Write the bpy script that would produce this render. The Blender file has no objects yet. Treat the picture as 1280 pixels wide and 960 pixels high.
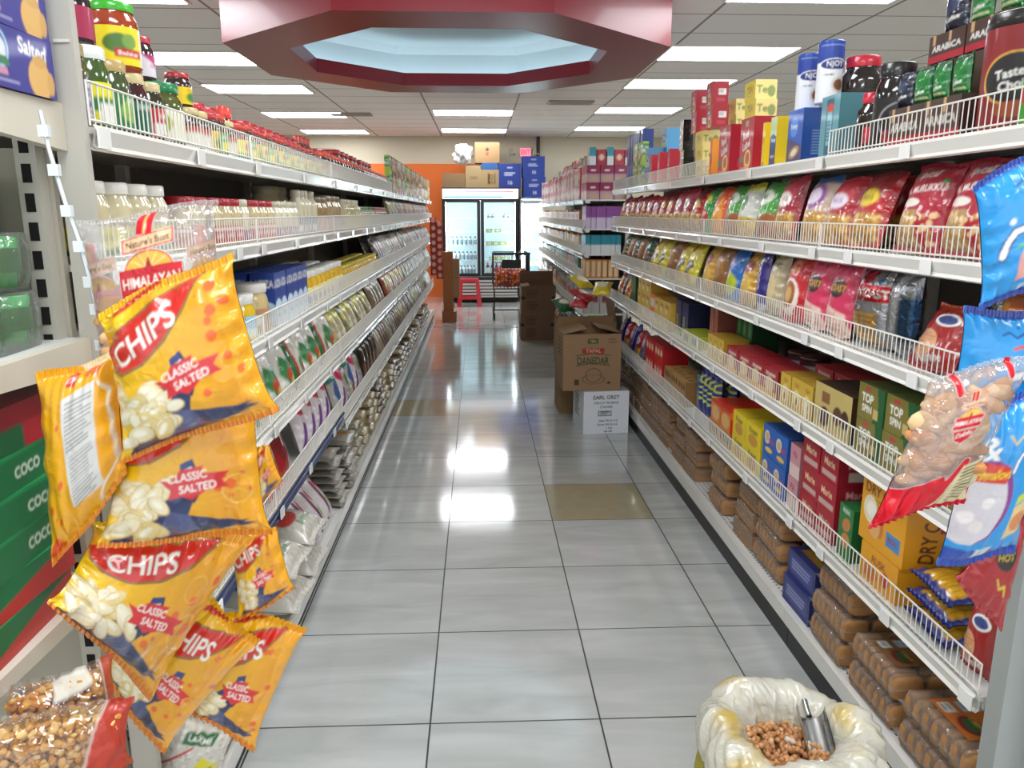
import bpy, math, random
import numpy as np
from mathutils import Vector, Matrix

# ------------------------------------------------------------------ camera, world, exposure
SC = bpy.context.scene
COL = SC.collection
F, CX, CY, CAMH = 961.0, 640.0, 480.0, 1.55
_d = np.array([(598 - CX) / F, (265 - CY) / F, 1.0]); _d /= np.linalg.norm(_d)
_p = math.atan2(-_d[1], _d[2])
_up = np.array([0, -math.cos(_p), -math.sin(_p)])
_r = np.cross(_d, _up)
if _r[0] < 0: _r = -_r
RM = np.stack([_r, _d, _up])
cam_data = bpy.data.cameras.new('camera'); cam = bpy.data.objects.new('camera', cam_data); COL.objects.link(cam)
cam_data.sensor_width = 36; cam_data.lens = F / 1280 * 36; cam_data.clip_start = .02; cam_data.clip_end = 60
cx_, cy_, cz_ = RM @ np.array([1., 0, 0]), RM @ np.array([0, -1., 0]), RM @ np.array([0, 0, -1.])
M4 = Matrix.Identity(4)
for i in range(3):
    M4[i][0], M4[i][1], M4[i][2] = cx_[i], cy_[i], cz_[i]
M4[2][3] = CAMH
cam.matrix_world = M4
SC.camera = cam
SC.view_settings.view_transform = 'Standard'; SC.view_settings.look = 'None'
SC.view_settings.gamma = 1; SC.view_settings.use_curve_mapping = False
SC.view_settings.exposure = 0.0
PANEL_POWER = 14.5
w = bpy.data.worlds.new('world'); SC.world = w; w.use_nodes = True
w.node_tree.nodes['Background'].inputs[0].default_value = (.92, .96, 1, 1)
w.node_tree.nodes['Background'].inputs[1].default_value = 1.7

def ray(px, py): return RM @ np.array([(px - CX) / F, (py - CY) / F, 1.])
def at(px, py, Y):
    r = ray(px, py); return np.array([0, 0, CAMH]) + r * (Y / r[1])
def yat(px, X, z):
    k = (px - CX) / F; dz = z - CAMH
    a0 = RM[0, 0] * X + RM[2, 0] * dz; a2 = RM[0, 2] * X + RM[2, 2] * dz
    return (a0 - k * a2) / (k * RM[1, 2] - RM[1, 0])

# ------------------------------------------------------------------ materials
def lin(c):
    c = np.asarray(c, float)
    return np.where(c <= .04045, c / 12.92, ((c + .055) / 1.055) ** 2.4)
def hexc(h):
    h = h.lstrip('#'); h = h if len(h) == 6 else ''.join(c + c for c in h); return tuple(int(h[i:i + 2], 16) / 255 for i in (0, 2, 4))
def C_(c): return hexc(c) if isinstance(c, str) else tuple(c)
MATS = {}
def newmat(name):
    m = bpy.data.materials.new(name); m.use_nodes = True
    nt = m.node_tree; return m, nt, nt.nodes['Principled BSDF']
def mat(name, c='#ffffff', rough=.5, metal=0, coat=0, bump=0, bscale=40, emit=0, var=0, trans=0, spec=None):
    if name in MATS: return MATS[name]
    m, nt, b = newmat(name)
    lc = (*lin(C_(c)), 1)
    b.inputs['Base Color'].default_value = lc
    b.inputs['Roughness'].default_value = rough; b.inputs['Metallic'].default_value = metal
    b.inputs['Coat Weight'].default_value = coat; b.inputs['Coat Roughness'].default_value = .08
    if trans: b.inputs['Transmission Weight'].default_value = trans
    if spec is not None: b.inputs['Specular IOR Level'].default_value = spec
    if emit:
        b.inputs['Emission Color'].default_value = lc; b.inputs['Emission Strength'].default_value = emit
    tc = nt.nodes.new('ShaderNodeTexCoord'); n = nt.nodes.new('ShaderNodeTexNoise')
    n.inputs['Scale'].default_value = bscale; n.inputs['Detail'].default_value = 3
    nt.links.new(tc.outputs['Object'], n.inputs['Vector'])
    if var:
        mx = nt.nodes.new('ShaderNodeMix'); mx.data_type = 'RGBA'
        mx.inputs[6].default_value = lc; mx.inputs[7].default_value = (*[x * (1 - var) for x in lc[:3]], 1)
        nt.links.new(n.outputs['Fac'], mx.inputs[0]); nt.links.new(mx.outputs[2], b.inputs['Base Color'])
    bp = nt.nodes.new('ShaderNodeBump'); bp.inputs['Strength'].default_value = bump; bp.inputs['Distance'].default_value = .003
    nt.links.new(n.outputs['Fac'], bp.inputs['Height']); nt.links.new(bp.outputs[0], b.inputs['Normal'])
    MATS[name] = m; return m
def pmat(name, rough, coat=0, bump=.2, bscale=30, metal=0, dist=.004):
    m, nt, b = newmat(name)
    a = nt.nodes.new('ShaderNodeAttribute'); a.attribute_name = 'Col'
    nt.links.new(a.outputs['Color'], b.inputs['Base Color'])
    b.inputs['Roughness'].default_value = rough; b.inputs['Coat Weight'].default_value = coat
    b.inputs['Coat Roughness'].default_value = .06; b.inputs['Metallic'].default_value = metal
    tc = nt.nodes.new('ShaderNodeTexCoord'); n = nt.nodes.new('ShaderNodeTexNoise')
    n.inputs['Scale'].default_value = bscale; n.inputs['Detail'].default_value = 2; n.inputs['Distortion'].default_value = .6
    bp = nt.nodes.new('ShaderNodeBump'); bp.inputs['Strength'].default_value = bump; bp.inputs['Distance'].default_value = dist
    nt.links.new(tc.outputs['Object'], n.inputs['Vector']); nt.links.new(n.outputs['Fac'], bp.inputs['Height'])
    nt.links.new(bp.outputs[0], b.inputs['Normal'])
    MATS[name] = m; return m
CARD = pmat('printed_card', .42, .15, .05)
MATTE = pmat('matte_card', .8, 0, .1, 60)
FOIL = pmat('printed_foil', .3, .7, .5, 26, 0, .012)
SILV = pmat('metallised_foil', .24, .3, .7, 30, .85, .012)
PLAST = pmat('moulded_plastic', .3, .3, .03)
GLASSY = pmat('glass_jar_wall', .12, 1.0, .02)
def film(name, tint=(.985, .985, .98), base=.16, attr=False, haze=.3):
    m, nt, b = newmat(name)
    out = nt.nodes['Material Output']
    tr = nt.nodes.new('ShaderNodeBsdfTransparent'); tr.inputs[0].default_value = (*tint, 1)
    gl = nt.nodes.new('ShaderNodeBsdfGlossy'); gl.inputs['Roughness'].default_value = .1
    df = nt.nodes.new('ShaderNodeBsdfDiffuse'); df.inputs[0].default_value = (.9, .9, .9, 1)
    lw = nt.nodes.new('ShaderNodeLayerWeight'); lw.inputs[0].default_value = .35
    mr = nt.nodes.new('ShaderNodeMapRange'); mr.inputs[3].default_value = base * .35; mr.inputs[4].default_value = min(1, base + .45)
    nt.links.new(lw.outputs['Fresnel'], mr.inputs[0])
    m1 = nt.nodes.new('ShaderNodeMixShader'); nt.links.new(mr.outputs[0], m1.inputs[0])
    nt.links.new(tr.outputs[0], m1.inputs[1]); nt.links.new(gl.outputs[0], m1.inputs[2])
    m2 = nt.nodes.new('ShaderNodeMixShader'); m2.inputs[0].default_value = base * haze
    nt.links.new(m1.outputs[0], m2.inputs[1]); nt.links.new(df.outputs[0], m2.inputs[2])
    tc = nt.nodes.new('ShaderNodeTexCoord'); n = nt.nodes.new('ShaderNodeTexNoise'); n.inputs['Scale'].default_value = 22
    n.inputs['Distortion'].default_value = 1.2
    bp = nt.nodes.new('ShaderNodeBump'); bp.inputs['Strength'].default_value = .7; bp.inputs['Distance'].default_value = .012
    nt.links.new(tc.outputs['Object'], n.inputs['Vector']); nt.links.new(n.outputs['Fac'], bp.inputs['Height'])
    nt.links.new(bp.outputs[0], gl.inputs['Normal']); nt.links.new(bp.outputs[0], b.inputs['Normal'])
    if attr:
        a = nt.nodes.new('ShaderNodeAttribute'); a.attribute_name = 'Col'
        nt.links.new(a.outputs['Color'], b.inputs['Base Color']); b.inputs['Roughness'].default_value = .25
        m3 = nt.nodes.new('ShaderNodeMixShader'); nt.links.new(a.outputs['Alpha'], m3.inputs[0])
        nt.links.new(m2.outputs[0], m3.inputs[1]); nt.links.new(b.outputs[0], m3.inputs[2]); nt.links.new(m3.outputs[0], out.inputs[0])
    else:
        nt.links.new(m2.outputs[0], out.inputs[0])
    MATS[name] = m; return m
CLEAR = film('clear_plastic', base=.24)
CLEARP = film('printed_clear_film', base=.24, attr=True, haze=.55)
CLEARF = film('snack_bag_film', base=.16, attr=True, haze=.15)
GLASS = film('door_glass', (.96, .99, 1), .05)
WHITE = mat('white_enamel', '#dcdcd8', .38, coat=.2, bump=.01)
WIRE = mat('white_wire', '#e4e2da', .4)
CREAM = mat('beige_enamel', '#b9b6ac', .45, bump=.01)
DARK = mat('black_enamel', '#141414', .4)
SHBACK = mat('shelf_back_panel', '#6b665e', .7)
CHROME = mat('brushed_steel', '#b8b8b8', .25, 1)

# ------------------------------------------------------------------ printed artwork, rasterised onto mesh colours
_GL = {}
def glyphs(s):
    if s in _GL: return _GL[s]
    cu = bpy.data.curves.new('t', 'FONT'); cu.body = s; cu.size = 1; cu.offset = .018; cu.resolution_u = 3
    o = bpy.data.objects.new('t', cu); COL.objects.link(o)
    dg = bpy.context.evaluated_depsgraph_get(); me = o.evaluated_get(dg).to_mesh()
    me.calc_loop_triangles()
    v = np.array([x.co[:2] for x in me.vertices]) if len(me.vertices) else np.zeros((0, 2))
    t = np.array([x.vertices[:] for x in me.loop_triangles], int)
    o.evaluated_get(dg).to_mesh_clear(); bpy.data.objects.remove(o); bpy.data.curves.remove(cu)
    if len(v):
        v = v - (v.min(0) + v.max(0)) / 2
    _GL[s] = (v, t); return _GL[s]

class Art:
    """w,h in metres, res in cells per metre; op coordinates are fractions, v up"""
    def __init__(s, w, h, res, bg='#ffffff', ops=(), alpha=None):
        s.w, s.h = w, h
        s.nu, s.nv = max(2, int(round(w * res))), max(2, int(round(h * res)))
        s.S = 2
        W, H = s.nu * s.S, s.nv * s.S
        s.W, s.H = W, H
        s.X, s.Y = (np.arange(W) + .5) / W * w, (np.arange(H) + .5) / H * h
        s.a = np.zeros((H, W, 4)); s.a[..., :3] = lin(C_(bg)); s.a[..., 3] = 1 if alpha is None else alpha
        for o in ops: s.op(o)
    def _fill(s, x0, y0, x1, y1, test, c):
        i0, i1 = np.searchsorted(s.X, (x0, x1)); j0, j1 = np.searchsorted(s.Y, (y0, y1))
        if i1 <= i0 or j1 <= j0: return
        gx, gy = np.meshgrid(s.X[i0:i1], s.Y[j0:j1])
        m = test(gx, gy); s.a[j0:j1, i0:i1][m] = (*lin(C_(c)), 1)
    def poly(s, pts, c):
        P = np.asarray(pts, float)
        def test(gx, gy):
            m = np.zeros(gx.shape, bool); n = len(P)
            for i in range(n):
                (xa, ya), (xb, yb) = P[i], P[(i + 1) % n]
                if ya == yb: continue
                m ^= ((ya > gy) != (yb > gy)) & (gx < (xb - xa) * (gy - ya) / (yb - ya) + xa)
            return m
        s._fill(P[:, 0].min(), P[:, 1].min(), P[:, 0].max(), P[:, 1].max(), test, c)
    def op(s, o):
        k = o[0]; w, h = s.w, s.h
        if k == 'r':
            _, a, b, c, d, col = o; s._fill(a * w, b * h, c * w, d * h, lambda x, y: np.ones(x.shape, bool), col)
        elif k == 'p': s.poly([(x * w, y * h) for x, y in o[1]], o[2])
        elif k == 'e':          # cx cy rx(frac of w) ry(frac of h) colour [rot] [inner]
            cx, cy, rx, ry, col = o[1] * w, o[2] * h, o[3] * w, o[4] * h, o[5]
            rot = math.radians(o[6]) if len(o) > 6 else 0; inn = o[7] if len(o) > 7 else 0
            ca, sa = math.cos(rot), math.sin(rot); R_ = max(rx, ry)
            def test(x, y):
                dx, dy = x - cx, y - cy; e = ((dx * ca + dy * sa) / rx) ** 2 + ((-dx * sa + dy * ca) / ry) ** 2
                return (e <= 1) & (e >= inn * inn)
            s._fill(cx - R_, cy - R_, cx + R_, cy + R_, test, col)
        elif k == 'c':          # circle, radius as a fraction of the width
            s.op(('e', o[1], o[2], o[3], o[3] * w / h, o[4], 0, o[5] if len(o) > 5 else 0))
        elif k == 't':          # text cx cy height colour [rot] [maxwidth]
            v, t = glyphs(o[1])
            if not len(v): return
            sz = o[4] * h / .72; mw = (o[7] if len(o) > 7 else .92) * w; rot = math.radians(o[6]) if len(o) > 6 else 0
            q = v * sz; ext = q[:, 0].max() - q[:, 0].min()
            if ext > mw: q[:, 0] *= mw / ext
            ca, sa = math.cos(rot), math.sin(rot)
            q = np.stack([q[:, 0] * ca - q[:, 1] * sa, q[:, 0] * sa + q[:, 1] * ca], 1) + (o[2] * w, o[3] * h)
            for tri in t: s.tri(q[tri], o[5])
        elif k == 'g':          # printed gradient from colour a to b, axis 0=u 1=v
            f = (np.arange(s.W) / s.W)[None, :, None] if o[3] == 0 else (np.arange(s.H) / s.H)[:, None, None]
            a, b = lin(C_(o[1])), lin(C_(o[2])); s.a[..., :3] = a + (b - a) * f
        elif k == 'lines':      # x0 y0 x1 y1 n colour
            _, a, b, c, d, n, col = o
            for i in range(n):
                y = b + (d - b) * (i + .5) / n; s.op(('r', a, y, a + (c - a) * random.uniform(.7, 1), y + (d - b) / n * .4, col))
    def tri(s, P, c):
        x0, y0 = P.min(0); x1, y1 = P.max(0)
        def test(gx, gy):
            def e(a, b): return (b[0] - a[0]) * (gy - a[1]) - (b[1] - a[1]) * (gx - a[0])
            d0, d1, d2 = e(P[0], P[1]), e(P[1], P[2]), e(P[2], P[0])
            return ((d0 >= 0) & (d1 >= 0) & (d2 >= 0)) | ((d0 <= 0) & (d1 <= 0) & (d2 <= 0))
        s._fill(x0, y0, x1, y1, test, c)
    def cols(s):   # (nv+1, nu+1, 4) colours at grid vertices
        a = s.a.reshape(s.nv, s.S, s.nu, s.S, 4).mean((1, 3))
        p = np.pad(a, ((1, 1), (1, 1), (0, 0)), mode='edge')
        return (p[:-1, :-1] + p[1:, :-1] + p[:-1, 1:] + p[1:, 1:]) / 4 if False else p[:-1, :-1] * .25 + p[1:, :-1] * .25 + p[:-1, 1:] * .25 + p[1:, 1:] * .25

# ------------------------------------------------------------------ mesh building
class MB:
    def __init__(s): s.V, s.Q, s.C, s.S, s.n = [], [], [], [], 0
    def grid(s, P, col=(1, 1, 1, 1), smooth=True, flip=False):
        P = np.asarray(P, float); nv, nu = P.shape[:2]
        idx = np.arange(nv * nu).reshape(nv, nu) + s.n
        q = np.stack([idx[:-1, :-1], idx[:-1, 1:], idx[1:, 1:], idx[1:, :-1]], -1).reshape(-1, 4)
        if flip: q = q[:, ::-1]
        if isinstance(col, Art):
            c = col.cols()
            if c.shape[:2] != (nv, nu):
                jj = np.clip(np.round(np.linspace(0, c.shape[0] - 1, nv)).astype(int), 0, None); ii = np.round(np.linspace(0, c.shape[1] - 1, nu)).astype(int)
                c = c[jj][:, ii]
            c = c.reshape(-1, 4)
        else:
            col = np.asarray(col if not isinstance(col, str) else (*lin(hexc(col)), 1), float)
            if len(col) == 3: col = np.array([*lin(col), 1])
            c = np.tile(col, (nv * nu, 1))
        s.V.append(P.reshape(-1, 3)); s.Q.append(q); s.C.append(c); s.S.append(np.full(len(q), smooth)); s.n += nv * nu
        return s
    def face(s, o, u, v, col, nu=1, nv=1):
        if isinstance(col, Art): nu, nv = col.nu, col.nv
        a, b = np.meshgrid(np.linspace(0, 1, nu + 1), np.linspace(0, 1, nv + 1))
        P = np.asarray(o)[None, None] + a[..., None] * np.asarray(u) + b[..., None] * np.asarray(v)
        return s.grid(P, col, False)
    def box(s, x0, y0, z0, x1, y1, z1, col='#ffffff', front=None, side=None, top=None, back=None):
        w, d, h = x1 - x0, y1 - y0, z1 - z0
        s.face((x0, y0, z0), (w, 0, 0), (0, 0, h), front or col)
        s.face((x1, y1, z0), (-w, 0, 0), (0, 0, h), back or col)
        s.face((x1, y0, z0), (0, d, 0), (0, 0, h), side or col)
        s.face((x0, y1, z0), (0, -d, 0), (0, 0, h), side or col)
        s.face((x0, y0, z1), (w, 0, 0), (0, d, 0), top or col)
        s.face((x0, y1, z0), (w, 0, 0), (0, -d, 0), col)
        return s
    def bar(s, p, q, r=.003, col='#ffffff', n=6, r2=None):
        p, q = np.array(p, float), np.array(q, float); d = q - p; L = np.linalg.norm(d)
        if L < 1e-9: return s
        d /= L; a = np.cross(d, (0, 0, 1) if abs(d[2]) < .9 else (1, 0, 0)); a /= np.linalg.norm(a); b = np.cross(d, a)
        t = np.linspace(0, 2 * math.pi, n + 1); r2 = r if r2 is None else r2
        ring = np.cos(t)[:, None] * a + np.sin(t)[:, None] * b
        s.grid(np.stack([p + ring * 1e-5, p + ring * r, q + ring * r2, q + ring * 1e-5]), col, n > 6, True); return s
    def tube(s, pts, r, col='#ffffff', n=10):
        pts = np.array(pts, float); T = np.gradient(pts, axis=0); T /= np.linalg.norm(T, axis=1)[:, None]
        a = np.cross(T[0], (0, 0, 1.)); a = a if np.linalg.norm(a) > .1 else np.cross(T[0], (1., 0, 0)); rows = []
        rr = np.broadcast_to(r, (len(pts),)); t = np.linspace(0, 2 * math.pi, n + 1)
        for p, d, r_ in zip(pts, T, rr):
            a = a - d * a.dot(d); a /= np.linalg.norm(a); b = np.cross(d, a)
            rows.append(p + (np.cos(t)[:, None] * a + np.sin(t)[:, None] * b) * r_)
        s.grid(np.stack(rows), col, True, True); return s
    def lathe(s, prof, n=20, col='#ffffff', cx=0, cy=0, smooth=True):
        prof = np.array(prof, float)
        if isinstance(col, Art): n = col.nu
        t = np.linspace(-math.pi / 2 - math.pi, -math.pi / 2 + math.pi, n + 1)     # seam at the back, centre of the art towards -Y
        P = np.stack([prof[:, 0][:, None] * np.cos(t) + cx, prof[:, 0][:, None] * np.sin(t) + cy, np.repeat(prof[:, 1][:, None], n + 1, 1)], -1)
        return s.grid(P, col, smooth)
    def ball(s, c, r, col, n=8, rot=None, e=1.0, lump=0, ph=0):
        r = np.broadcast_to(r, (3,)); a = np.linspace(-math.pi / 2, math.pi / 2, n // 2 + 2); t = np.linspace(0, 2 * math.pi, n + 1)
        q = lambda x: np.sign(x) * np.abs(x) ** e
        P = np.stack([q(np.cos(a))[:, None] * q(np.cos(t)) * r[0], q(np.cos(a))[:, None] * q(np.sin(t)) * r[1], np.repeat((q(np.sin(a)) * r[2])[:, None], n + 1, 1)], -1)
        if lump: P = P * (1 + lump * np.sin(2 * t + ph)[None] * np.cos(a)[:, None] + lump * np.sin(3 * a + ph)[:, None] * np.cos(a)[:, None])[..., None]
        if rot is not None: P = P @ np.asarray(rot).T
        return s.grid(P + np.asarray(c), col)
    def build(s, name, m, parent=None, **kw):
        V = np.concatenate(s.V); Q = np.concatenate(s.Q); Cc = np.concatenate(s.C); S = np.concatenate(s.S)
        me = bpy.data.meshes.new(name); me.vertices.add(len(V)); me.vertices.foreach_set('co', V.astype(np.float32).ravel())
        me.loops.add(Q.size); me.loops.foreach_set('vertex_index', Q.astype(np.int32).ravel())
        me.polygons.add(len(Q)); me.polygons.foreach_set('loop_start', np.arange(0, Q.size, 4, dtype=np.int32))
        me.update(calc_edges=True); me.polygons.foreach_set('use_smooth', S)
        if m in (CARD, MATTE, FOIL, SILV, PLAST, GLASSY, CLEARP, CLEARF) or m.name == 'peanut_skin':
            at_ = me.attributes.new('Col', 'FLOAT_COLOR', 'POINT'); at_.data.foreach_set('color', Cc.astype(np.float32).ravel())
        me.materials.append(m)
        o = bpy.data.objects.new(name, me); COL.objects.link(o)
        if parent is not None: o.parent = parent
        for k, v in kw.items(): o[k] = v
        return o
def empty(name, loc=(0, 0, 0), rz=0, **kw):
    o = bpy.data.objects.new(name, None); COL.objects.link(o); o.location = loc; o.rotation_euler = (0, 0, rz)
    o.empty_display_size = .05
    for k, v in kw.items(): o[k] = v
    return o
def tag(o, label, cat, group=None):
    if not 4 <= len(label.split()) <= 16: print('LABELLEN', len(label.split()), label)
    o['label'] = label; o['category'] = cat
    if group: o['group'] = group
    return o
def copy_tree(o, parent=None):
    c = o.copy(); COL.objects.link(c)
    if parent is not None: c.parent = parent
    for ch in o.children: copy_tree(ch, c)
    return c
def struct(name, mb, m): return mb.build(name, m, kind='structure')
def ordn(n):
    return f"{n}{'th' if 10 <= n % 100 <= 20 else {1: 'st', 2: 'nd', 3: 'rd'}.get(n % 10, 'th')}"
rnd = random.Random(7)
# ------------------------------------------------------------------ room
CEIL = 2.88
def floor_material():
    m, nt, b = newmat('polished_floor_tile'); N = nt.nodes.new; L = nt.links.new
    tc = N('ShaderNodeTexCoord'); sp = N('ShaderNodeSeparateXYZ'); L(tc.outputs['Object'], sp.inputs[0])
    def mth(op, a, bv=None, cv=None):
        n = N('ShaderNodeMath'); n.operation = op
        for i, x in enumerate((a, bv, cv)):
            if x is None: continue
            if isinstance(x, (int, float)): n.inputs[i].default_value = x
            else: L(x, n.inputs[i])
        return n.outputs[0]
    T = .53
    u = mth('DIVIDE', mth('ADD', sp.outputs[0], .164), T); v = mth('DIVIDE', mth('SUBTRACT', sp.outputs[1], 2.108), T)
    fu, fv = mth('FRACT', u), mth('FRACT', v); iu, iv = mth('FLOOR', u), mth('FLOOR', v)
    du = mth('MINIMUM', fu, mth('SUBTRACT', 1, fu)); dv = mth('MINIMUM', fv, mth('SUBTRACT', 1, fv))
    g = mth('LESS_THAN', mth('MINIMUM', du, dv), .0052)
    cb = N('ShaderNodeCombineXYZ'); L(iu, cb.inputs[0]); L(iv, cb.inputs[1])
    wn = N('ShaderNodeTexWhiteNoise'); wn.noise_dimensions = '2D'; L(cb.outputs[0], wn.inputs['Vector'])
    mp = N('ShaderNodeMapping'); mp.inputs['Rotation'].default_value = (0, 0, .9); mp.inputs['Scale'].default_value = (1.2, 5, 1); L(tc.outputs['Object'], mp.inputs[0])
    av = N('ShaderNodeVectorMath'); L(mp.outputs[0], av.inputs[0]); L(wn.outputs['Color'], av.inputs[1])
    nz = N('ShaderNodeTexNoise'); nz.inputs['Scale'].default_value = 1.6; nz.inputs['Detail'].default_value = 6; nz.inputs['Distortion'].default_value = .8; L(av.outputs[0], nz.inputs['Vector'])
    cr = N('ShaderNodeValToRGB'); cr.color_ramp.elements[0].position = .3; cr.color_ramp.elements[1].position = .7
    cr.color_ramp.elements[0].color = (*lin(hexc('#b4b7b4')), 1); cr.color_ramp.elements[1].color = (*lin(hexc('#cacdcb')), 1)
    L(nz.outputs['Fac'], cr.inputs[0])
    def is_tile(a, bb): return mth('MULTIPLY', mth('COMPARE', iu, a, .1), mth('COMPARE', iv, bb, .1))
    bt = mth('MAXIMUM', is_tile(1, 3), is_tile(-1, 7))
    m1 = N('ShaderNodeMix'); m1.data_type = 'RGBA'; L(bt, m1.inputs[0]); L(cr.outputs[0], m1.inputs[6])
    bc = N('ShaderNodeMix'); bc.data_type = 'RGBA'; bc.inputs[6].default_value = (*lin(hexc('#a59c80')), 1); bc.inputs[7].default_value = (*lin(hexc('#b5aa8c')), 1)
    nz2 = N('ShaderNodeTexNoise'); nz2.inputs['Scale'].default_value = 14; L(tc.outputs['Object'], nz2.inputs['Vector']); L(nz2.outputs['Fac'], bc.inputs[0]); L(bc.outputs[2], m1.inputs[7])
    m2 = N('ShaderNodeMix'); m2.data_type = 'RGBA'; L(g, m2.inputs[0]); L(m1.outputs[2], m2.inputs[6]); m2.inputs[7].default_value = (.018, .018, .018, 1)
    L(m2.outputs[2], b.inputs['Base Color'])
    ro = mth('ADD', mth('MULTIPLY', g, .5), mth('MULTIPLY_ADD', nz2.outputs['Fac'], .05, .075)); L(ro, b.inputs['Roughness'])
    b.inputs['Specular IOR Level'].default_value = .9; b.inputs['Coat Weight'].default_value = .6; b.inputs['Coat Roughness'].default_value = .1
    bp = N('ShaderNodeBump'); bp.inputs['Strength'].default_value = .12; bp.inputs['Distance'].default_value = .01
    nz3 = N('ShaderNodeTexNoise'); nz3.inputs['Scale'].default_value = 2.2; L(tc.outputs['Object'], nz3.inputs['Vector'])
    L(nz3.outputs['Fac'], bp.inputs['Height']); L(bp.outputs[0], b.inputs['Normal'])
    return m
def ceiling_material():
    m, nt, b = newmat('suspended_ceiling_tile'); N = nt.nodes.new; L = nt.links.new
    tc = N('ShaderNodeTexCoord'); sp = N('ShaderNodeSeparateXYZ'); L(tc.outputs['Object'], sp.inputs[0])
    def mth(op, a, bv=None):
        n = N('ShaderNodeMath'); n.operation = op
        for i, x in enumerate((a, bv)):
            if x is None: continue
            if isinstance(x, (int, float)): n.inputs[i].default_value = x
            else: L(x, n.inputs[i])
        return n.outputs[0]
    def edge(o, off, T, wd):
        f = mth('FRACT', mth('DIVIDE', mth('ADD', o, off), T)); return mth('LESS_THAN', mth('MULTIPLY', mth('MINIMUM', f, mth('SUBTRACT', 1, f)), T), wd)
    g = mth('MAXIMUM', edge(sp.outputs[0], .6475, 1.135, .011), edge(sp.outputs[1], .04, .57, .009))
    nz = N('ShaderNodeTexNoise'); nz.inputs['Scale'].default_value = 90; L(tc.outputs['Object'], nz.inputs['Vector'])
    cr = N('ShaderNodeValToRGB'); cr.color_ramp.elements[0].color = (*lin(hexc('#e4e0da')), 1); cr.color_ramp.elements[1].color = (*lin(hexc('#f0ece8')), 1); L(nz.outputs['Fac'], cr.inputs[0])
    m2 = N('ShaderNodeMix'); m2.data_type = 'RGBA'; L(g, m2.inputs[0]); L(cr.outputs[0], m2.inputs[6]); m2.inputs[7].default_value = (*lin(hexc('#8f8a82')), 1)
    L(m2.outputs[2], b.inputs['Base Color']); b.inputs['Roughness'].default_value = .85
    return m
XL, XR, YB, YF = -5.2, 5.2, 14.5, -3.0
struct('floor', MB().face((XL, YF, 0), (XR - XL, 0, 0), (0, YB - YF, 0), '#fff', 8, 12), floor_material())
struct('ceiling', MB().face((XL, YB, CEIL), (XR - XL, 0, 0), (0, YF - YB, 0), '#fff', 8, 12), ceiling_material())
wallm = mat('cream_wall_paint', '#cfc6b0', .8, bump=.03, bscale=120)
struct('wall_back', MB().box(XL, YB, 0, XR, YB + .1, CEIL), wallm)
struct('wall_left', MB().box(XL - .1, YF, 0, XL, YB, CEIL), wallm)
struct('wall_right', MB().box(XR, YF, 0, XR + .1, YB, CEIL), wallm)
struct('wall_front', MB().box(XL, YF - .1, 0, XR, YF, .4).box(XL, YF - .1, 2.7, XR, YF, CEIL), wallm)
orange = mat('orange_wall_panel', '#e8742c', .6, bump=.02)
struct('trim_1', MB().box(-3.0, YB - .03, 0, -.02, YB - .001, 2.40), orange)
struct('trim_2', MB().box(1.06, YB - .05, 0, 1.12, YB - .001, CEIL - .002), mat('dark_trim', '#3a2a28', .5))

# ceiling lights
panel_m = mat('light_diffuser', '#f8fbff', .5, emit=PANEL_POWER)
fr_m = mat('light_trim', '#e8e6e0', .5)
def light(cx, cy, label, wd=1.06, dp=.58):
    e = empty('ceiling_light', (cx, cy, CEIL)); tag(e, label, 'ceiling light', 'recessed ceiling light panels')
    MB().box(-wd / 2, -dp / 2, -.012, wd / 2, dp / 2, -.008).build('diffuser', panel_m, e)
    f = MB(); t = .02
    f.box(-wd / 2 - t, -dp / 2 - t, -.014, wd / 2 + t, -dp / 2, -.001).box(-wd / 2 - t, dp / 2, -.014, wd / 2 + t, dp / 2 + t, -.001)
    f.box(-wd / 2 - t, -dp / 2, -.014, -wd / 2, dp / 2, -.001).box(wd / 2, -dp / 2, -.014, wd / 2 + t, dp / 2, -.001)
    f.build('frame', fr_m, e)
rows_ = ['back', 'second', 'third', 'fourth', 'fifth', 'sixth', 'seventh']
for side, xc, ys in (('left', -2.4, [13.7, 11.38, 9.08, 7.36, 5.2, 3.0, .8]), ('right', 2.13, [13.0, 10.7, 8.54, 6.95, 5.0, 2.9, .8])):
    for k, y in enumerate(ys): light(xc, y, f'white light panel in {side} ceiling column, {rows_[k]} row from the back wall')
for k, y in enumerate([13.4, 11.05]): light(-.06, y, f'white light panel over the aisle centre, {rows_[k]} row from the back wall')
for y, nm in ((2.4, 'just ahead of the red octagon'), (.6, 'above the camera'), (-1.2, 'behind the camera, added to light the near goods')): light(-.06, y, f'white light panel over the aisle {nm}')  # the panel behind the camera is unseen, added to brighten the near goods
for x, y, nm in ((-1.75, 11.3, 'left'), (1.15, 10.0, 'right')):
    v = MB().box(-.28, -.14, -.02, .28, .14, -.002)
    for k in range(6): v.box(-.25, -.11 + k * .04, -.024, .25, -.095 + k * .04, -.02)
    o = v.build('ceiling_vent', mat('grey_vent', '#a5a29b', .5)); o.location = (x, y, CEIL)
    tag(o, f'small grey slatted air vent in the ceiling, {nm} of the aisle', 'vent')

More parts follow.
